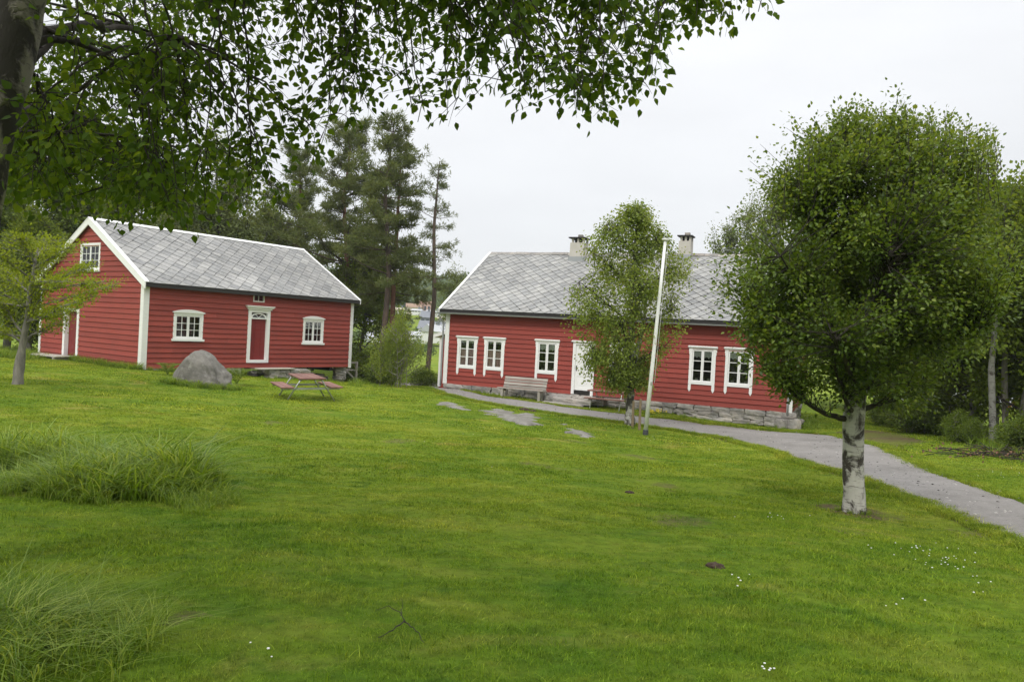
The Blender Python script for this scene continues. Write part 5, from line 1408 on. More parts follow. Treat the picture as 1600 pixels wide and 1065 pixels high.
def pine_proto(h, rad, first, nwh=15, seed=1, sparse=1.0, bark=None, tuft=.24, density=16):
    C = [(0, 0, -.3), (.02 * h, 0, h * .4), (-.01 * h, .01 * h, h * .7), (.01 * h, 0, h)]
    tr = trunk_mesh(C, [h * .0125, h * .010, h * .007, .02], 10, .05, .2, seed); Cc = np.array(C)
    br = []; P = []; D = []
    for w in range(nwh):
        z = first + (h - first) * (w + RNG.uniform(-.2, .2)) / nwh; k = (z - first) / (h - first)
        base = np.array([np.interp(z, Cc[:, 2], Cc[:, 0]), np.interp(z, Cc[:, 2], Cc[:, 1]), z])
        nb = max(2, int(RNG.integers(3, 6) * sparse))
        for j in range(nb):
            a = RNG.uniform(0, 6.28); ln = rad * (1 - k) ** .6 * RNG.uniform(.55, 1.05) * (.75 + .4 * math.sin(w * 2.1)) + .3
            e = base + np.array([math.cos(a) * ln, math.sin(a) * ln, ln * RNG.uniform(-.12, .35) + .35 * k * ln])
            C2, R2 = limb(base, e, (0, 0, -.08 * ln), .012 + .010 * ln, .008, 8); br.append(tube_geo(C2[None], R2[None], 4))
            nt2 = int(5 + ln * 8)
            for q in range(nt2):
                t = RNG.uniform(.35, 1.0); i = min(6, int(t * 7)); b0 = C2[i] + (C2[i + 1] - C2[i]) * (t * 7 - i if t < 1 else 1)
                s_ = b0 + np.array([RNG.normal(0, .20), RNG.normal(0, .20), abs(RNG.normal(0, .13))]) * (.6 + ln * .22)
                P.append(s_); D.append(norm(e - base) + np.array([0, 0, .5]))
    P = np.array(P); D = np.array(D); n = len(P)
    PP = np.repeat(P, density, 0) + RNG.normal(0, .055, (n * density, 3)); DD = np.repeat(D, density, 0) * .5 + RNG.normal(0, .8, (n * density, 3))
    V, F, k = leaf_geo(PP, DD, RNG.normal(0, 1, PP.shape), tuft * RNG.uniform(.6, 1.1, len(PP)), 'quad', .16)
    rv = np.repeat(np.clip(np.repeat(RNG.random(n), density) * .7 + .3 * RNG.random(len(PP)), 0, 1), k)
    return dict(trunk=npmesh('trunk', *tr, bark or PINEBARK, True), branches=npmesh('branches', *add_geo(br), PINEBARK_D, True), crown=npmesh('crown', V, F, NEEDLE, False, {'rnd': rv}))
PB = dict(
    oak=broadleaf_proto(11, 3.9, 1.2, LEAF_D, GREYBARK, 780, 46, .18, .18, 1),
    leafy=broadleaf_proto(9, 3.3, .6, LEAF_M, GREYBARK, 700, 46, .165, .20, 3),
    feather=broadleaf_proto(12, 2.3, 2.6, LEAF_G, BIRCH_S, 420, 30, .13, .26, 2, spread=.2, down=.8),
    bush=broadleaf_proto(3.1, 1.75, .25, LEAF_B, GREYBARK, 430, 34, .08, .34, 5, shape=(1.0, .9), spread=.13, stems=7, tr_=.007),
    shrub=broadleaf_proto(1.9, 1.5, .05, LEAF_D, GREYBARK, 300, 32, .11, .22, 4, spread=.13, stems=3, tr_=.01),
    pine=pine_proto(13, 4.1, 3.2, 26, 1, 1.25, tuft=.27, density=20), pine2=pine_proto(12.5, 2.4, 4.6, 20, 2, 1.1, PINEBARK_D, tuft=.26, density=19), pine4=pine_proto(12.5, 2.2, 4.4, 18, 6, 1.1, tuft=.26, density=18), pine3=pine_proto(12, 1.35, 5.2, 13, 3, .75, PINEBARK_D, density=13))
def plant(kind, name, px, d, top, label, cat='tree', group=None, rz=None, wid=1.0, py_base=None, zoff=0.0):
    """stands at this bearing and distance on the ground; as tall as the photo shows it"""
    p = at(px, 560, d); z = g1(p[0], p[1])
    H0 = {'oak': 11, 'leafy': 9, 'feather': 12, 'bush': 3.1, 'shrub': 1.9, 'pine': 13, 'pine2': 12.5, 'pine4': 12.5, 'pine3': 12}[kind]
    htop = at(px + (560 - top) * .045, top, d)[2] - z
    s = htop / H0
    T_ = empty(name, (p[0], p[1], z + zoff), rz if rz is not None else RNG.uniform(0, 6.28), label, cat, group); T_.scale = (s * wid, s * wid, s)
    for part in ('trunk', 'branches', 'crown'): link(part, PB[kind][part], T_)
    return T_
GW = 'woodland trees behind the left house'; GR = 'woodland trees at the right edge'
for a in [('oak', 'broadleaf_tree', -70, 40, 190, 'dark broadleaf tree outside the left edge behind the layered tree'), ('oak', 'broadleaf_tree', 10, 44, 215, 'dark broadleaf tree at the far left edge behind the layered tree'), ('oak', 'broadleaf_tree', 95, 47, 250, 'dark broadleaf tree rising left of the left house gable'), ('leafy', 'broadleaf_tree', 45, 38, 330, 'lower green tree behind the layered tree, left of the gable'),
          ('leafy', 'broadleaf_tree', 185, 52, 245, 'mid green tree behind the gable peak of the left house'), ('oak', 'broadleaf_tree', 255, 56, 290, 'dark tree behind the left part of the slate ridge'), ('leafy', 'broadleaf_tree', 330, 58, 300, 'bright green tree under the tall airy birch'), ('leafy', 'broadleaf_tree', 410, 60, 315, 'green tree behind the middle of the slate ridge, left of the broad pine'),
          ('leafy', 'broadleaf_tree', 560, 52, 355, 'yellowish green tree at the right end of the left house')]:
    plant(a[0], a[1], a[2], a[3], a[4], a[5], 'tree', GW)
plant('feather', 'feathery_birch', 345, 50, 165, 'tall airy pale birch rising highest behind the left house ridge', group='airy birches in the background', wid=1.1)
plant('feather', 'feathery_birch', 285, 48, 215, 'slimmer airy birch just left of the tallest airy birch', group='airy birches in the background')
plant('feather', 'feathery_birch', 1140, 60, 280, 'airy pale birch behind the roof of the right house', group='airy birches in the background', wid=.9)
plant('feather', 'feathery_birch', 1205, 56, 225, 'taller airy birch half hidden by the round tree', group='airy birches in the background')
plant('pine', 'pine', 530, 50, 195, 'broad dark pine with a reddish trunk behind the right end of the left house', group='pines between the two houses')
plant('pine', 'pine', 455, 56, 235, 'broad dark pine standing left of the reddish trunked pine', group='pines between the two houses')
plant('pine2', 'pine', 594, 44, 180, 'tall straight pine, left one of the close pair between the houses', group='pines between the two houses')
plant('pine4', 'pine', 612, 46, 225, 'tall straight pine with orange trunk, right one of the close pair', group='pines between the two houses', rz=2.1)
plant('pine3', 'pine', 668, 45, 250, 'slim lone pine with a bare stem nearest the right house', group='pines between the two houses')
plant('feather', 'sapling', 716, 70, 402, 'airy sapling peeping over the left verge of the right house', wid=1.3)
plant('bush', 'bush', 618, 33, 490, 'tall loose yellow green bush between the two houses', 'bush', wid=.74)
for px, d, top, lb in ((575, 46, 545, 'green shrub just right of the left house corner'), (662, 41, 572, 'green shrub at the foot of the slim pine'), (600, 40, 560, 'low shrub before the two straight pine trunks'), (560, 43, 560, 'low shrub by the wooden landing')):
    plant('shrub', 'shrub', px, d, top, lb, 'shrub', 'shrubs between the houses', wid=1.15)
# right hand woodland
for a in [('oak', 1480, 30, 240), ('oak', 1560, 27, 250), ('oak', 1640, 29, 215), ('leafy', 1430, 36, 320), ('leafy', 1525, 25, 330), ('oak', 1400, 44, 300), ('leafy', 1600, 22.5, 290), ('oak', 1720, 24, 200), ('leafy', 1330, 50, 330)]:
    plant(a[0], 'broadleaf_tree', a[1], a[2], a[3], {1480: 'dark broadleaf tree just right of the round crown', 1560: 'dark tall broadleaf tree in the wood at the right edge', 1640: 'broadleaf tree cut by the right edge of the frame', 1430: 'green tree seen low behind the round tree', 1525: 'nearer green tree over the two trunks at the right', 1400: 'dark tree hidden behind the round tree crown', 1600: 'green tree hanging in at the right edge above the brush', 1720: 'broadleaf tree outside the right edge', 1330: 'tree behind the right gable of the right house'}[a[1]], 'tree', GR)
def lone_trunk(px, py, d, top, r, label, m_):
    b = at(px, py, d); z = g1(b[0], b[1]); e = at(px + 6, top, d); e2 = at(px - 4, (py + top) / 2, d)
    V, F = trunk_mesh([(0, 0, -.2), tuple(e2 - [b[0], b[1], z]), tuple(e - [b[0], b[1], z])], [r, r * .8, r * .6], 12, .08, .25, 2)
    tips = crown_tips(120, e - [b[0], b[1], z] + [0, 0, 1.2], (1.5, 1.5, 1.6), .4, .2, 3); rt = nearest_roots(tips, np.array([e - [b[0], b[1], z]]), 0, 1)
    Vc, Fc, rv, tw = crown_geo(tips, rt, 34, .09, .4, .16, down=.4, twig_r=.01)
    tree_thing('slender_tree', label, 'tree', (b[0], b[1], z), (V, F), m_, (Vc, Fc), rv, LEAF_D, tw, TWIG, GR)
lone_trunk(1553, 690, 21.5, 455, .10, 'slender tree with a pale silvery trunk at the right edge', BIRCH_S)
lone_trunk(1573, 680, 23, 470, .10, 'slender darker trunk close behind the silvery one', GREYBARK)
for px, d, top, w_, lb in ((1505, 22.5, 640, .8, 'bright green bush at the edge of the lawn before the silvery trunk'), (1530, 21.8, 652, .7, 'lower bright bush just left of the silvery trunk'), (1440, 27, 622, 1.3, 'dark undergrowth shrub right of the round trunk'), (1475, 26, 618, 1.3, 'dark undergrowth shrub left of the bright bush'), (1590, 20.5, 655, .9, 'shrub at the right edge above the brush heap'), (1400, 31, 622, 1.3, 'shrub beyond the turn of the path'), (1630, 19.5, 640, 1.0, 'shrub just outside the right edge')):
    t_ = plant('shrub', 'shrub', px, d, top, lb, 'shrub', 'shrubs along the right hand wood', wid=w_)
# trees behind the camera: they stand round the garden and show dark in the window panes
for (x, y, s, k, lb) in ((-9, -9, 1.1, 'oak', 'broad dark tree behind the photographer on the left'), (-2, -13, 1.2, 'oak', 'tallest dark tree straight behind the photographer'), (6, -12, 1.0, 'leafy', 'leafy tree behind the photographer right of centre'), (13, -8, 1.1, 'oak', 'dark tree behind the photographer at the far right'), (-16, -2, 1.0, 'leafy', 'leafy tree outside the left edge, level with the camera'), (19, -1, 1.0, 'oak', 'dark tree outside the right edge, level with the camera')):
    T_ = empty('broadleaf_tree', on_ground(x, y), x, lb, 'tree', 'trees behind the photographer'); T_.scale = (s, s, s)
    for part in ('trunk', 'branches', 'crown'): link(part, PB[k][part], T_)

# ---------------------------------------------------------------- grasses (ground cover nobody could count): points carrying instanced tufts
def tuft_mesh(name, n, rad, hmin, hmax, wid, mat, lean=.35, segs=2, curl=.3, seed=0):
    r = np.random.default_rng(seed)
    a = r.uniform(0, 6.28, n); q = rad * np.sqrt(r.random(n)); B = np.stack([q * np.cos(a), q * np.sin(a), np.full(n, -.01)], 1)
    h = r.uniform(hmin, hmax, n); d = r.uniform(0, 6.28, n); ln = np.abs(r.normal(0, lean, n)) * h
    D = np.stack([np.cos(d), np.sin(d), np.zeros(n)], 1); f = d + r.normal(0, .8, n) + 1.57; S = np.stack([np.cos(f), np.sin(f), np.zeros(n)], 1)
    V = []
    for i in range(segs + 1):
        t = i / segs; c = B + D * (ln * t ** 2 * (1 + curl))[:, None] + np.array([0, 0, 1]) * (h * (t - curl * .55 * t ** 3))[:, None]
        w = wid * (1 - t ** 1.5) + .0004
        V += [c - S * w / 2, c + S * w / 2]
    V = np.stack(V, 1); k = V.shape[1]
    F = np.array([(2 * i, 2 * i + 1, 2 * i + 3, 2 * i + 2) for i in range(segs)])
    F = (F[None] + (np.arange(n) * k)[:, None, None]).reshape(-1, 4)
    rv = np.repeat(r.random(n), k)
    return npmesh(name, V.reshape(-1, 3), F, mat, False, {'rnd': rv})
def scatter(name, label, P, rot, scl, idx, meshes, mat):
    """one object: a point cloud whose points are replaced by tufts"""
    me = bpy.data.meshes.new(name); me.vertices.add(len(P)); me.vertices.foreach_set('co', np.ascontiguousarray(P, np.float32).ravel())
    for an, av, ty in (('rot', rot, 'FLOAT'), ('scl', scl, 'FLOAT')):
        a = me.attributes.new(an, ty, 'POINT'); a.data.foreach_set('value', np.ascontiguousarray(av, np.float32))
    a = me.attributes.new('idx', 'INT', 'POINT'); a.data.foreach_set('value', np.ascontiguousarray(idx, np.int32))
    me.update(); o = link(name, me); tag(o, label, kind='stuff')
    ng = bpy.data.node_groups.new(name + '_nodes', 'GeometryNodeTree')
    ng.interface.new_socket('Geometry', in_out='INPUT', socket_type='NodeSocketGeometry'); ng.interface.new_socket('Geometry', in_out='OUTPUT', socket_type='NodeSocketGeometry')
    gi = ng.nodes.new('NodeGroupInput'); go = ng.nodes.new('NodeGroupOutput'); iop = ng.nodes.new('GeometryNodeInstanceOnPoints'); g2 = ng.nodes.new('GeometryNodeGeometryToInstance')
    for m_ in reversed(meshes):
        src = bpy.data.objects.new(m_.name + '_source', m_)
        oi = ng.nodes.new('GeometryNodeObjectInfo'); oi.inputs['Object'].default_value = src; ng.links.new(oi.outputs['Geometry'], g2.inputs[0])
    def attr(n_, dt):
        q = ng.nodes.new('GeometryNodeInputNamedAttribute'); q.data_type = dt; q.inputs[0].default_value = n_; return q.outputs[0]
    cb = ng.nodes.new('ShaderNodeCombineXYZ'); ng.links.new(attr('rot', 'FLOAT'), cb.inputs[2])
    cs = ng.nodes.new('ShaderNodeCombineXYZ'); sa = attr('scl', 'FLOAT'); [ng.links.new(sa, cs.inputs[i]) for i in range(3)]
    iop.inputs['Pick Instance'].default_value = True
    ng.links.new(gi.outputs[0], iop.inputs['Points']); ng.links.new(g2.outputs[0], iop.inputs['Instance']); ng.links.new(attr('idx', 'INT'), iop.inputs['Instance Index'])
    ng.links.new(cb.outputs[0], iop.inputs['Rotation']); ng.links.new(cs.outputs[0], iop.inputs['Scale']); ng.links.new(iop.outputs[0], go.inputs[0])
    md = o.modifiers.new('tufts', 'NODES'); md.node_group = ng
    return o
def fan_points(r0, r1, dens):
    """random ground positions in the wedge the camera sees, dens per square metre"""
    ha = math.radians(38); n = int(dens * ha * (r1 ** 2 - r0 ** 2))
    r = np.sqrt(RNG.uniform(r0 ** 2, r1 ** 2, n)); a = math.pi / 2 + RNG.uniform(-ha, ha, n); return r * np.cos(a), r * np.sin(a)
OUTP = [np.array([hit(*p)[:2] for p in q]) for q in ([(752, 641), (785, 640), (812, 645), (836, 655), (844, 663), (826, 667), (800, 658), (772, 652)],)]
def clear_of(x, y, pathgap=0.0):
    ok = ~inside(PATHPOLY, x, y) & ~inside(H1POLY, x, y) & ~inside(H2POLY, x, y) & ~inside(PATCH, x, y)
    for q in OUT: ok &= ~(inside(q, x, y) & (RNG.random(len(x)) < .85))
    for bx, by, br in BARE: ok &= ~((np.hypot(x - bx, (y - by) * .8) < br * .85) & (RNG.random(len(x)) < .75))
    return ok
def lawn():
    spec = [(1.6, 5.5, 210, .085, (.012, .040), .0044, 42), (5.5, 11, 95, .13, (.013, .040), .0066, 46), (11, 20, 36, .22, (.015, .042), .011, 54), (20, 42, 11, .36, (.015, .045), .020, 60)]
    P = []; I = []; Sc = []; meshes = []
    for k, (r0, r1, dens, rad, hh, w, n) in enumerate(spec):
        for s_ in range(2): meshes.append(tuft_mesh('lawn_tuft_%s' % 'abcdefgh'[2 * k + s_], n, rad, hh[0], hh[1], w, BLADE, .55, 2, .3, 10 * k + s_))
        x, y = fan_points(r0, r1, dens); ok = clear_of(x, y); x, y = x[ok], y[ok]
        P.append(np.c_[x, y, gz(x, y)]); I.append(2 * k + RNG.integers(0, 2, len(x)))
        v = .75 + .35 * (.5 + .5 * sn(np.c_[x, y], .9, 2)) + .25 * np.clip(sn(np.c_[x, y], 2.4, 1), 0, 1); Sc.append(v * RNG.uniform(.8, 1.2, len(x)))
    P = np.concatenate(P); I = np.concatenate(I); Sc = np.concatenate(Sc)
    scatter('lawn_grass', 'short mown grass of the lawn', P, RNG.uniform(0, 6.28, len(P)), Sc, I, meshes, BLADE)
    # straggling longer blades
    x, y = fan_points(2.2, 16, 5.5); ok = clear_of(x, y) & (sn(np.c_[x, y], 1.1, 3) > .3); x, y = x[ok], y[ok]
    m1 = [tuft_mesh('straggle_tuft', 12, .06, .06, .14, .005, BLADE, .5, 3, .4, 77)]
    scatter('straggling_grass', 'longer straggling blades here and there in the lawn', np.c_[x, y, gz(x, y)], RNG.uniform(0, 6.28, len(x)), RNG.uniform(.6, 1.15, len(x)), np.zeros(len(x)), m1, BLADE)
lawn()
def path_edge():
    P = []
    for E_ in (FE2, NE2):
        for k in range(3200):
            i = RNG.integers(0, NP_ - 1); p = E_[i] + (E_[i + 1] - E_[i]) * RNG.random() + RNG.normal(0, .10, 2); P.append(p)
    P = np.array(P); P = P[P[:, 1] < 36]
    m1 = [tuft_mesh('edge_tuft_%s' % 'ab'[i], 30, .08, .04, .11, .008, BLADE, .7, 2, .4, 90 + i) for i in range(2)]
    scatter('path_edge_grass', 'grass creeping over both edges of the path', np.c_[P, gz(P[:, 0], P[:, 1]) + .01], RNG.uniform(0, 6.28, len(P)), RNG.uniform(.5, 1.3, len(P)), RNG.integers(0, 2, len(P)), m1, BLADE)
path_edge()
def pebbles():
    n = 2600; i = RNG.integers(0, NP_ - 1, n); t = np.where(RNG.random(n) < .6, RNG.beta(.45, .45, n), RNG.random(n))
    P = FE2[i] * (1 - t)[:, None] + NE2[i] * t[:, None] + RNG.normal(0, .04, (n, 2)); P = P[P[:, 1] < 34]
    ms = []
    for k in range(3):
        V0, F0 = ico(1); V0 = V0 * (1 + .2 * RNG.normal(size=(len(V0), 1))) * np.array([1.2, .9, .55]); ms.append(npmesh('pebble_%s' % 'abc'[k], V0, F0, PEBBLE[k], False))
    tt = gz(P[:, 0], P[:, 1]) + .036
    scatter('path_gravel', 'loose pebbles lying on the path and along its edges', np.c_[P, tt], RNG.uniform(0, 6.28, len(P)), .006 + .02 * RNG.random(len(P)) ** 3, RNG.integers(0, 3, len(P)), ms, STONE)
PEBBLE = [flat_mat('pebble_pale', (.45, .43, .40), .9), flat_mat('pebble_grey', (.25, .24, .23), .9), flat_mat('pebble_dark', (.12, .11, .10), .9)]
pebbles()
def tall_grass():
    ms = [tuft_mesh('tall_tuft_%s' % 'abc'[i], 32, .15, .18, .56, .018, TALLGRASS, .62, 5, .6, 40 + i) for i in range(3)]
    # long bed of uncut grass at the left, in front of the lawn
    band = np.array([hit(*p)[:2] for p in [(-120, 700), (0, 712), (60, 705), (150, 712), (240, 722), (320, 738), (372, 762), (378, 788), (330, 806), (250, 803), (160, 795), (90, 782), (30, 772), (-120, 790)]])
    x = RNG.uniform(band[:, 0].min(), band[:, 0].max(), 3000); y = RNG.uniform(band[:, 1].min(), band[:, 1].max(), 3000)
    ok = inside(band, x, y); x, y = x[ok], y[ok]; ok = (.5 + .5 * sn(np.c_[x, y], 1.6, 1)) > .05; x, y = x[ok][:640], y[ok][:640]
    d = np.minimum(segdist(np.r_[band, band[:1]], x, y) / .5, 1)
    scatter('tall_grass', 'long uncut arching grass in a bed at the left of the lawn', np.c_[x, y, gz(x, y)], RNG.uniform(0, 6.28, len(x)), 1.25 * (.35 + .55 * d) * (.85 + .3 * sn(np.c_[x, y], 1.3, 2)).clip(.45, 1.5) * RNG.uniform(.6, 1.2, len(x)), RNG.integers(0, 3, len(x)), ms, TALLGRASS)
    # clump in the near left corner
    c = hit(20, 1020); n = 260; x = c[0] + RNG.normal(-.15, .42, n); y = c[1] + RNG.normal(.05, .36, n)
    d = np.hypot((x - c[0] + .15) / .9, (y - c[1]) / .75); ok = d < 1; x, y, d = x[ok], y[ok], d[ok]
    ms2 = [tuft_mesh('corner_tuft_%s' % 'ab'[i], 28, .10, .14, .42, .0105, TALLGRASS, .8, 6, .65, 60 + i) for i in range(2)]
    scatter('grass_clump', 'clump of long drooping grass in the near left corner', np.c_[x, y, gz(x, y)], RNG.uniform(0, 6.28, len(x)), (1.05 - .5 * d) * RNG.uniform(.8, 1.15, len(x)), RNG.integers(0, 2, len(x)), ms2, TALLGRASS)
    # rank grass along walls, round the boulder, at the stakes and the wood's edge
    pts = []
    def around(cx_, cy_, r, n, s0, s1, half=False):
        a = RNG.uniform(math.pi, 2 * math.pi, n) if half else RNG.uniform(0, 6.28, n); rr = r * RNG.uniform(.85, 1.2, n)
        for i in range(n): pts.append((cx_ + rr[i] * math.cos(a[i]), cy_ + rr[i] * .85 * math.sin(a[i]), RNG.uniform(s0, s1)))
    around(bc[0], bc[1], 1.02, 90, .35, .8, True); around(bc[0] + .1, bc[1] - .2, 1.1, 30, .4, .8, True)
    for i in range(90):
        p = to_world(H1P, H1Y, RNG.uniform(-.45, -.08), RNG.uniform(-.3, 4.8)); pts.append((*p, RNG.uniform(.4, 1.0)))
    for i in range(70):
        p = to_world(H1P, H1Y, RNG.uniform(0, 4.7), RNG.uniform(-.4, -.1)); pts.append((*p, RNG.uniform(.35, .8)))
    for i in range(60):
        p = to_world(H1P, H1Y, RNG.uniform(4.7, 12.5), RNG.uniform(-1.4, -.9)); pts.append((*p, RNG.uniform(.25, .5)))
    for i in range(150):
        p = to_world(H2P, H2Y, RNG.uniform(0, 14.3), RNG.uniform(-.7, -.2)); pts.append((*p, RNG.uniform(.2, .45)))
    for i in range(60):
        p = to_world(H2P, H2Y, RNG.uniform(14.4, 15.2), RNG.uniform(0, 6)); pts.append((*p, RNG.uniform(.3, .6)))
    for i in range(160):
        p = hit(RNG.uniform(545, 690), RNG.uniform(575, 604)); pts.append((p[0], p[1], RNG.uniform(.5, 1.1)))
    for i in range(240):
        px = RNG.uniform(1400, 1600); p = hit(px, np.interp(px, [1400, 1480, 1550, 1600], [652, 665, 692, 708]) + RNG.normal(0, 7)); pts.append((p[0], p[1], RNG.uniform(.4, 1.0)))
    for i in range(120):
        px = RNG.uniform(-40, 75); p = hit(px, RNG.uniform(540, 562)); pts.append((p[0], p[1], RNG.uniform(.6, 1.2)))
    around(BT[0], BT[1], .22, 26, .12, .22)
    pts = np.array(pts); o_ = ~inside(PATHPOLY, pts[:, 0], pts[:, 1]); pts = pts[o_]
    scatter('rank_grass', 'rank grass along the walls, the boulder and the edge of the wood', np.c_[pts[:, 0], pts[:, 1], gz(pts[:, 0], pts[:, 1])], RNG.uniform(0, 6.28, len(pts)), pts[:, 2], RNG.integers(0, 3, len(pts)), ms, TALLGRASS)
tall_grass()
# fern beside the boulder and by the landing
def fern(px, py, d, s, label):
    b = at(px, py, d); b[2] = g1(b[0], b[1]); P = []; D = []; S_ = []
    st = []
    for k in range(11):
        a = 6.28 * k / 11 + RNG.normal(0, .2); e = np.array([math.cos(a) * .55, math.sin(a) * .55, .42]) * s; m_ = np.array([math.cos(a) * .2, math.sin(a) * .2, .5]) * s
        C = bez(np.zeros((1, 3)), m_[None], e[None], 16)[0]; st.append(C)
        ax = norm(C[1:] - C[:-1]); sd = norm(np.cross(ax, (0, 0, 1)))
        for i in range(2, 15):
            w = .17 * s * math.sin(math.pi * (i + 1) / 17)
            for sg in (-1, 1): P.append(C[i]); D.append(sd[i] * sg + ax[i] * .5); S_.append(w)
    P = np.array(P); V, F, k = leaf_geo(P, np.array(D), np.tile([0, 0, 1.0], (len(P), 1)) + RNG.normal(0, .1, P.shape), np.array(S_), 'quad', .34)
    T_ = empty('fern', tuple(b), 0, label, 'fern', 'ferns by the left house')
    link('fronds', npmesh('fronds', V, F, FERN, False, {'rnd': np.repeat(RNG.random(len(P)), k)}), T_)
    st = np.array(st); link('stalks', npmesh('stalks', *tube_geo(st, np.full(st.shape[:2], .006), 3), FERN, False), T_)
fern(370, 590, 27.5, 1.3, 'yellow green fern just right of the boulder'); fern(262, 580, 29.3, 1.0, 'fern at the wall just left of the boulder')

# clover heads and daisies in the lawn, buttercups by the footing
def dots(name, label, pts, r, mat, h=.05):
    V0, F0 = ico(1); V0 = V0 * np.array([1, 1, .6])
    pts = np.array(pts); z = gz(pts[:, 0], pts[:, 1]) + h
    V = (V0[None] * (r * RNG.uniform(.7, 1.2, len(pts)))[:, None, None] + np.c_[pts, z][:, None]).reshape(-1, 3)
    F = (F0[None] + (np.arange(len(pts)) * len(V0))[:, None, None]).reshape(-1, 3)
    o3 = V.mean(0); o = link(name, npmesh(name, V - o3, F, mat, True), loc=tuple(o3)); tag(o, label, kind='stuff')
wp_ = []
for px, py, sx_, sy_, n in ((1440, 865, 70, 14, 22), (1480, 885, 50, 10, 16), (1225, 812, 60, 6, 8), (1150, 905, 20, 12, 5), (1200, 1055, 25, 6, 6), (1520, 925, 40, 20, 6), (1385, 960, 60, 30, 4), (740, 690, 60, 25, 8), (1100, 700, 50, 20, 9), (1560, 740, 40, 8, 10), (410, 1035, 60, 30, 3), (1015, 688, 14, 3, 5)):
    for _ in range(n):
        p = hit(px + RNG.normal(0, sx_ * .5), min(1060, py + RNG.normal(0, sy_ * .6)))
        wp_.append(p[:2])
dots('white_clover', 'tiny white clover heads and daisies scattered in the lawn', wp_, .0075, PETALW, .045)
yp = [hit(RNG.uniform(1008, 1042), RNG.uniform(641, 650))[:2] for _ in range(26)] + [hit(RNG.uniform(1012, 1040), RNG.uniform(643, 648))[:2] for _ in range(20)]
dots('yellow_flowers', 'small yellow flowers in the verge before the stone footing', yp, .03, PETALY, .12)

# a dead forked twig lying in the near grass
def fallen_twig():
    c = hit(632, 985); T_ = empty('fallen_twig', tuple(c), 0, 'dark forked dead twig lying in the near lawn, lower middle', 'twig')
    for pts, r in (([(632, 985), (612, 998), (590, 1012)], .0045), ([(632, 985), (648, 1000), (662, 1020)], .0035), ([(632, 985), (622, 968), (604, 958), (588, 966)], .003), ([(626, 974), (628, 960), (627, 948)], .002)):
        C = np.array([hit(*p) - c + [0, 0, .055] for p in pts]); t = np.linspace(0, 1, 9); k = np.linspace(0, 1, len(C)); C2 = np.stack([np.interp(t, k, C[:, i]) for i in range(3)], 1) + RNG.normal(0, .004, (9, 3))
        link('branch', npmesh('branch', *tube_geo(C2[None], np.linspace(r, r * .4, 9)[None], 5), TWIG, True), T_)
fallen_twig()
# brush heap at the wood's edge on the right
def brush():
    c = hit(1578, 712); B_ = empty('brush_heap', tuple(c), 0, 'low heap of brown dead branches and leaves at the right edge', 'brush heap')
    n = 110; s0 = np.stack([RNG.normal(0, .8, n), RNG.normal(0, .35, n), RNG.uniform(0, .12, n)], 1); e = s0 + np.stack([RNG.normal(0, .5, n), RNG.normal(0, .3, n), RNG.normal(.02, .08, n)], 1)
    s0[:, 2] += gz(c[0] + s0[:, 0], c[1] + s0[:, 1]) - c[2]; e[:, 2] += gz(c[0] + e[:, 0], c[1] + e[:, 1]) - c[2]
    C = bez(s0, (s0 + e) / 2 + RNG.normal(0, .05, (n, 3)), e, 4); br_ = link('sticks', npmesh('sticks', *tube_geo(C, np.full((n, 4), .010), 4), TWIG, True), B_); br_['kind'] = 'stuff'
    n = 420; P = np.stack([RNG.normal(0, 1.0, n), RNG.normal(0, .5, n), np.zeros(n)], 1); P[:, 2] = gz(c[0] + P[:, 0], c[1] + P[:, 1]) - c[2] + RNG.uniform(.01, .15, n)
    V, F, k = leaf_geo(P, RNG.normal(0, 1, (n, 3)), np.tile([0, 0, 1.0], (n, 1)) + RNG.normal(0, .5, (n, 3)), RNG.uniform(.05, .1, n))
    l_ = link('dead_leaves', npmesh('dead_leaves', V, F, flat_mat('dead_leaf', (.17, .09, .05), .9, var=.4, scale=9)), B_); l_['kind'] = 'stuff'
brush()

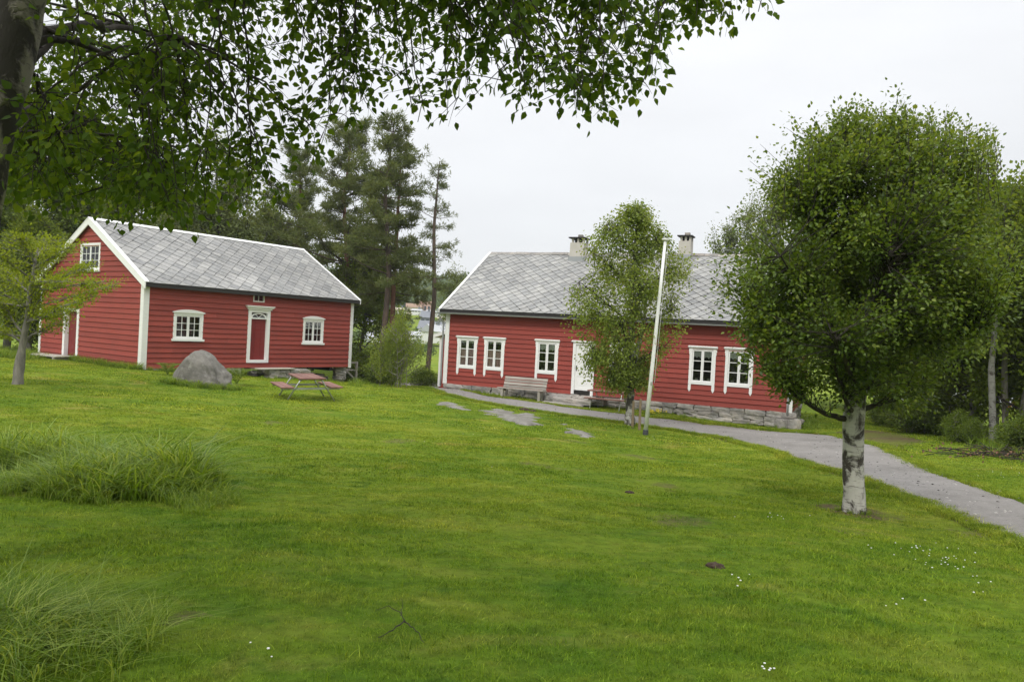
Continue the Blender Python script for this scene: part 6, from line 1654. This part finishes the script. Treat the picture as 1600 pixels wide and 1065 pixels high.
# ================================================================ the valley: wooded hill and town
def hill_wood():
    n = 3200; x = RNG.uniform(-300, 200, n); y = RNG.uniform(270, 575, n)
    z = gz(x, y); ok = (y + .12 * np.abs(x) > 292); x, y, z = x[ok], y[ok], z[ok]
    # a clearing round the dark roofed house on the slope
    hp = at(633, 458, 400); ok = ~((np.abs(x - hp[0]) < 8) & (y > hp[1] - 26) & (y < hp[1] + 3)); x, y, z = x[ok], y[ok], z[ok]
    r = RNG.uniform(2.4, 4.6, len(x)); m_ = 46; n = len(x)
    d = norm(RNG.normal(0, 1, (n, m_, 3))); d[..., 2] = np.abs(d[..., 2]) * 1.0 - .15
    P = np.stack([x, y, z + r * .9], 1)[:, None] + d * (r * 1.0)[:, None, None] * np.array([1, 1, 1.25]) * RNG.uniform(.75, 1.1, (n, m_, 1))
    ax = RNG.normal(0, 1, P.shape); V, F, k = leaf_geo(P.reshape(-1, 3), ax.reshape(-1, 3), d.reshape(-1, 3) + RNG.normal(0, .5, (n * m_, 3)), RNG.uniform(1.6, 2.8, n * m_), 'quad', .85)
    rv = np.repeat(np.clip(RNG.random((n, 1)) * .75 + .25 * RNG.random((n, m_)), 0, 1).ravel(), k)
    o3 = V.mean(0); o = link('hill_forest', npmesh('hill_forest', V - o3, F, HILLLEAF, False, {'rnd': rv}), loc=tuple(o3)); tag(o, 'green deciduous wood covering the far hill', kind='stuff')
    # green gardens between the houses of the town
    n = 620; x = RNG.uniform(-95, 20, n); y = RNG.uniform(120, 300, n); z = gz(x, y) - .4; r = RNG.uniform(.9, 1.9, n); m_ = 60
    d = norm(RNG.normal(0, 1, (n, m_, 3)))
    P = np.stack([x, y, z + r * .8], 1)[:, None] + d * r[:, None, None] * RNG.uniform(.6, 1.1, (n, m_, 1))
    keep = np.ones(n, bool)
    for (tx, ty, tr2_, zb_, zt_) in TOWN:
        keep &= ~(np.hypot(x - tx, y - ty - 3) < tr2_ + 4)
        keep &= ~((np.abs(x / y - tx / ty) < (tr2_ + r) / ty) & (y < ty) & ((z + r * 2.0) / y > (zb_ + .35 * (zt_ - zb_)) / ty))
    P = P[keep]; d = d[keep]; n = len(P)
    V, F, k = leaf_geo(P.reshape(-1, 3), RNG.normal(0, 1, (n * m_, 3)), d.reshape(-1, 3), RNG.uniform(.4, .8, n * m_), 'quad', .85)
    rv = np.repeat(np.clip(RNG.random((n, 1)) * .75 + .25 * RNG.random((n, m_)), 0, 1).ravel(), k); o3 = V.mean(0)
    o = link('garden_trees', npmesh('garden_trees', V - o3, F, HILLLEAF, False, {'rnd': rv}), loc=tuple(o3)); tag(o, 'green trees among the distant houses of the town', kind='stuff')
TOWN = []
FW_ = dict(white=flat_mat('town_white', (.74, .74, .72), .7, var=.05, scale=.3), cream=flat_mat('town_cream', (.62, .55, .42), .7, var=.08, scale=.3), pink=flat_mat('town_pink', (.55, .36, .30), .7, var=.1, scale=.3), grey=flat_mat('town_grey_roof', (.17, .18, .20), .7, var=.15, scale=.3),
           dark=flat_mat('town_dark_roof', (.055, .062, .075), .6, var=.15, scale=.3), lgrey=flat_mat('town_light_roof', (.42, .43, .44), .6, var=.1, scale=.3), red=flat_mat('town_red_roof', (.40, .17, .12), .8, var=.15, scale=.3), win=flat_mat('town_window', (.04, .05, .06), .2), orange=flat_mat('town_orange', (.65, .22, .04), .6))
def far_house(px, py_top, py_bot, wpx, d, wall, roof, label, yaw=0.0, depth=7.0, hip=False, rf=.42, nwin=4, flat_=False):
    c = at(px, py_bot, d); top = at(px, py_top, d)[2]; w = wpx / FOC * d; z0 = min(c[2], g1(c[0], c[1])); TOWN.append((c[0], c[1], w / 2, c[2], top))
    H = empty('town_house', (c[0], c[1], c[2]), yaw, label, 'house', 'houses of the town in the valley')
    h = top - c[2]; hw = h * (1 - rf)
    MB().box(-w / 2, w / 2, 0, depth, -.9, hw).build('wall', FW_[wall], H)
    e = .35; ro = MB()
    if flat_: ro.box(-w / 2 - e, w / 2 + e, -e, depth + e, hw + .01, h)
    elif hip: ro.add([(-w / 2 - e, -e, hw), (w / 2 + e, -e, hw), (w / 2 + e, depth + e, hw), (-w / 2 - e, depth + e, hw), (-w * .22, depth / 2, h), (w * .22, depth / 2, h)], [(0, 1, 5, 4), (1, 2, 5), (2, 3, 4, 5), (3, 0, 4), (0, 3, 2, 1)])
    else: ro.prism([(-w / 2 - e, -e, hw), (-w / 2 - e, depth / 2, h), (-w / 2 - e, depth + e, hw), (-w / 2 - e, depth / 2, hw - .1)], [(w / 2 + e, -e, hw), (w / 2 + e, depth / 2, h), (w / 2 + e, depth + e, hw), (w / 2 + e, depth / 2, hw - .1)])
    R = ro.build('roof', FW_[roof], H)
    if not flat_: MB().box(w * .1, w * .1 + .7, depth * .45, depth * .45 + .7, h - .8, h + .7).build('chimney', FW_['grey'], R)
    for i in range(nwin):
        x = -w / 2 + w * (i + .5) / nwin; ww = min(.55, w / nwin * .3)
        MB().box(x - ww, x + ww, -.05, -.005, hw * .35, hw * .75).build('window', FW_['win'], H)
    return H
far_house(633, 449, 464, 27, 400, 'dark', 'dark', 'dark hip roofed house alone on the wooded far hill', 0.1, 8, True, .62)
far_house(646, 474, 491, 22, 285, 'cream', 'pink', 'cream building with pinkish upper part left of the slim pine', 0, 8, rf=.35, flat_=True)
far_house(664, 470, 490, 17, 290, 'pink', 'pink', 'pinkish brick building just left of the slim pine stem', 0, 8, rf=.2, flat_=True, nwin=3)
far_house(622, 480, 497, 12, 270, 'white', 'cream', 'small pale house above the loose bush', 0, 7, rf=.3, nwin=2)
far_house(664, 485, 505, 15, 250, 'grey', 'grey', 'dark grey gabled house behind the slim pine stem', 0, 8, rf=.55, nwin=2)
far_house(650, 482, 488, 14, 262, 'white', 'lgrey', 'small white house right of the pale house', 0, 7, rf=.5, nwin=3)
far_house(678, 484, 491, 24, 258, 'white', 'lgrey', 'low white house just above the town roofs, right of the slim pine', 0, 7, rf=.5, nwin=4)
far_house(676, 501, 526, 46, 205, 'white', 'grey', 'large white building with a wide dark grey roof beside the right house', 0.0, 9, rf=.52, nwin=7)
far_house(692, 494, 502, 16, 235, 'cream', 'cream', 'yellowish low house close to the left verge of the right house', 0, 7, rf=.4, nwin=3)
far_house(690, 507, 530, 22, 170, 'white', 'lgrey', 'white house with a light roof nearest the right house corner', .5, 8, rf=.5, nwin=3)
far_house(655, 518, 530, 40, 180, 'white', 'lgrey', 'long low white building behind the loose bush', 0, 9, rf=.5, nwin=6)
far_house(577, 516, 541, 26, 170, 'white', 'lgrey', 'white gabled house with a pale roof just right of the left house', -.3, 8, rf=.55, nwin=3)
far_house(566, 497, 517, 30, 230, 'white', 'grey', 'white house behind the left house corner', 0, 8, rf=.45, nwin=4)
far_house(602, 500, 520, 22, 240, 'white', 'lgrey', 'white house seen between the close pair of pine trunks and the bush', 0, 8, rf=.5, nwin=3)
far_house(610, 524, 548, 30, 150, 'white', 'lgrey', 'white house low behind the two pine trunks', .2, 8, rf=.5, nwin=3)
HR = far_house(1592, 612, 664, 62, 60, 'white', 'lgrey', 'white house with orange trim glimpsed through the right hand wood', .2, 6, rf=.35, nwin=2)

MB().beam((-1.6, -.45, 1.35), (0, -.45, 2.35), .12, .16).build('gable_trim', FW_['orange'], HR); MB().beam((0, -.45, 2.35), (1.6, -.45, 1.35), .12, .16).build('gable_trim', FW_['orange'], HR)
far_house(1440, 622, 640, 46, 70, 'white', 'lgrey', 'pale house glimpsed under the round tree boughs at the right', 0, 6, rf=.4, nwin=4)
hill_wood()

# ---------------------------------------------------------------- thin summer haze over the valley
hz = MB().box(-1500, 1500, -1500, 1500, -12.5, 47)
hm = bpy.data.materials.new('haze'); hm.use_nodes = True; hn = hm.node_tree; hn.nodes.clear()
ho = N(hn, 'ShaderNodeOutputMaterial'); hv = N(hn, 'ShaderNodeVolumePrincipled'); hv.inputs['Density'].default_value = .00038; hv.inputs['Color'].default_value = (.9, .94, 1.0, 1)
hn.links.new(hv.outputs[0], ho.inputs['Volume'])
hzo = hz.build('haze', hm, None); tag(hzo, 'thin haze of the damp air', kind='stuff')
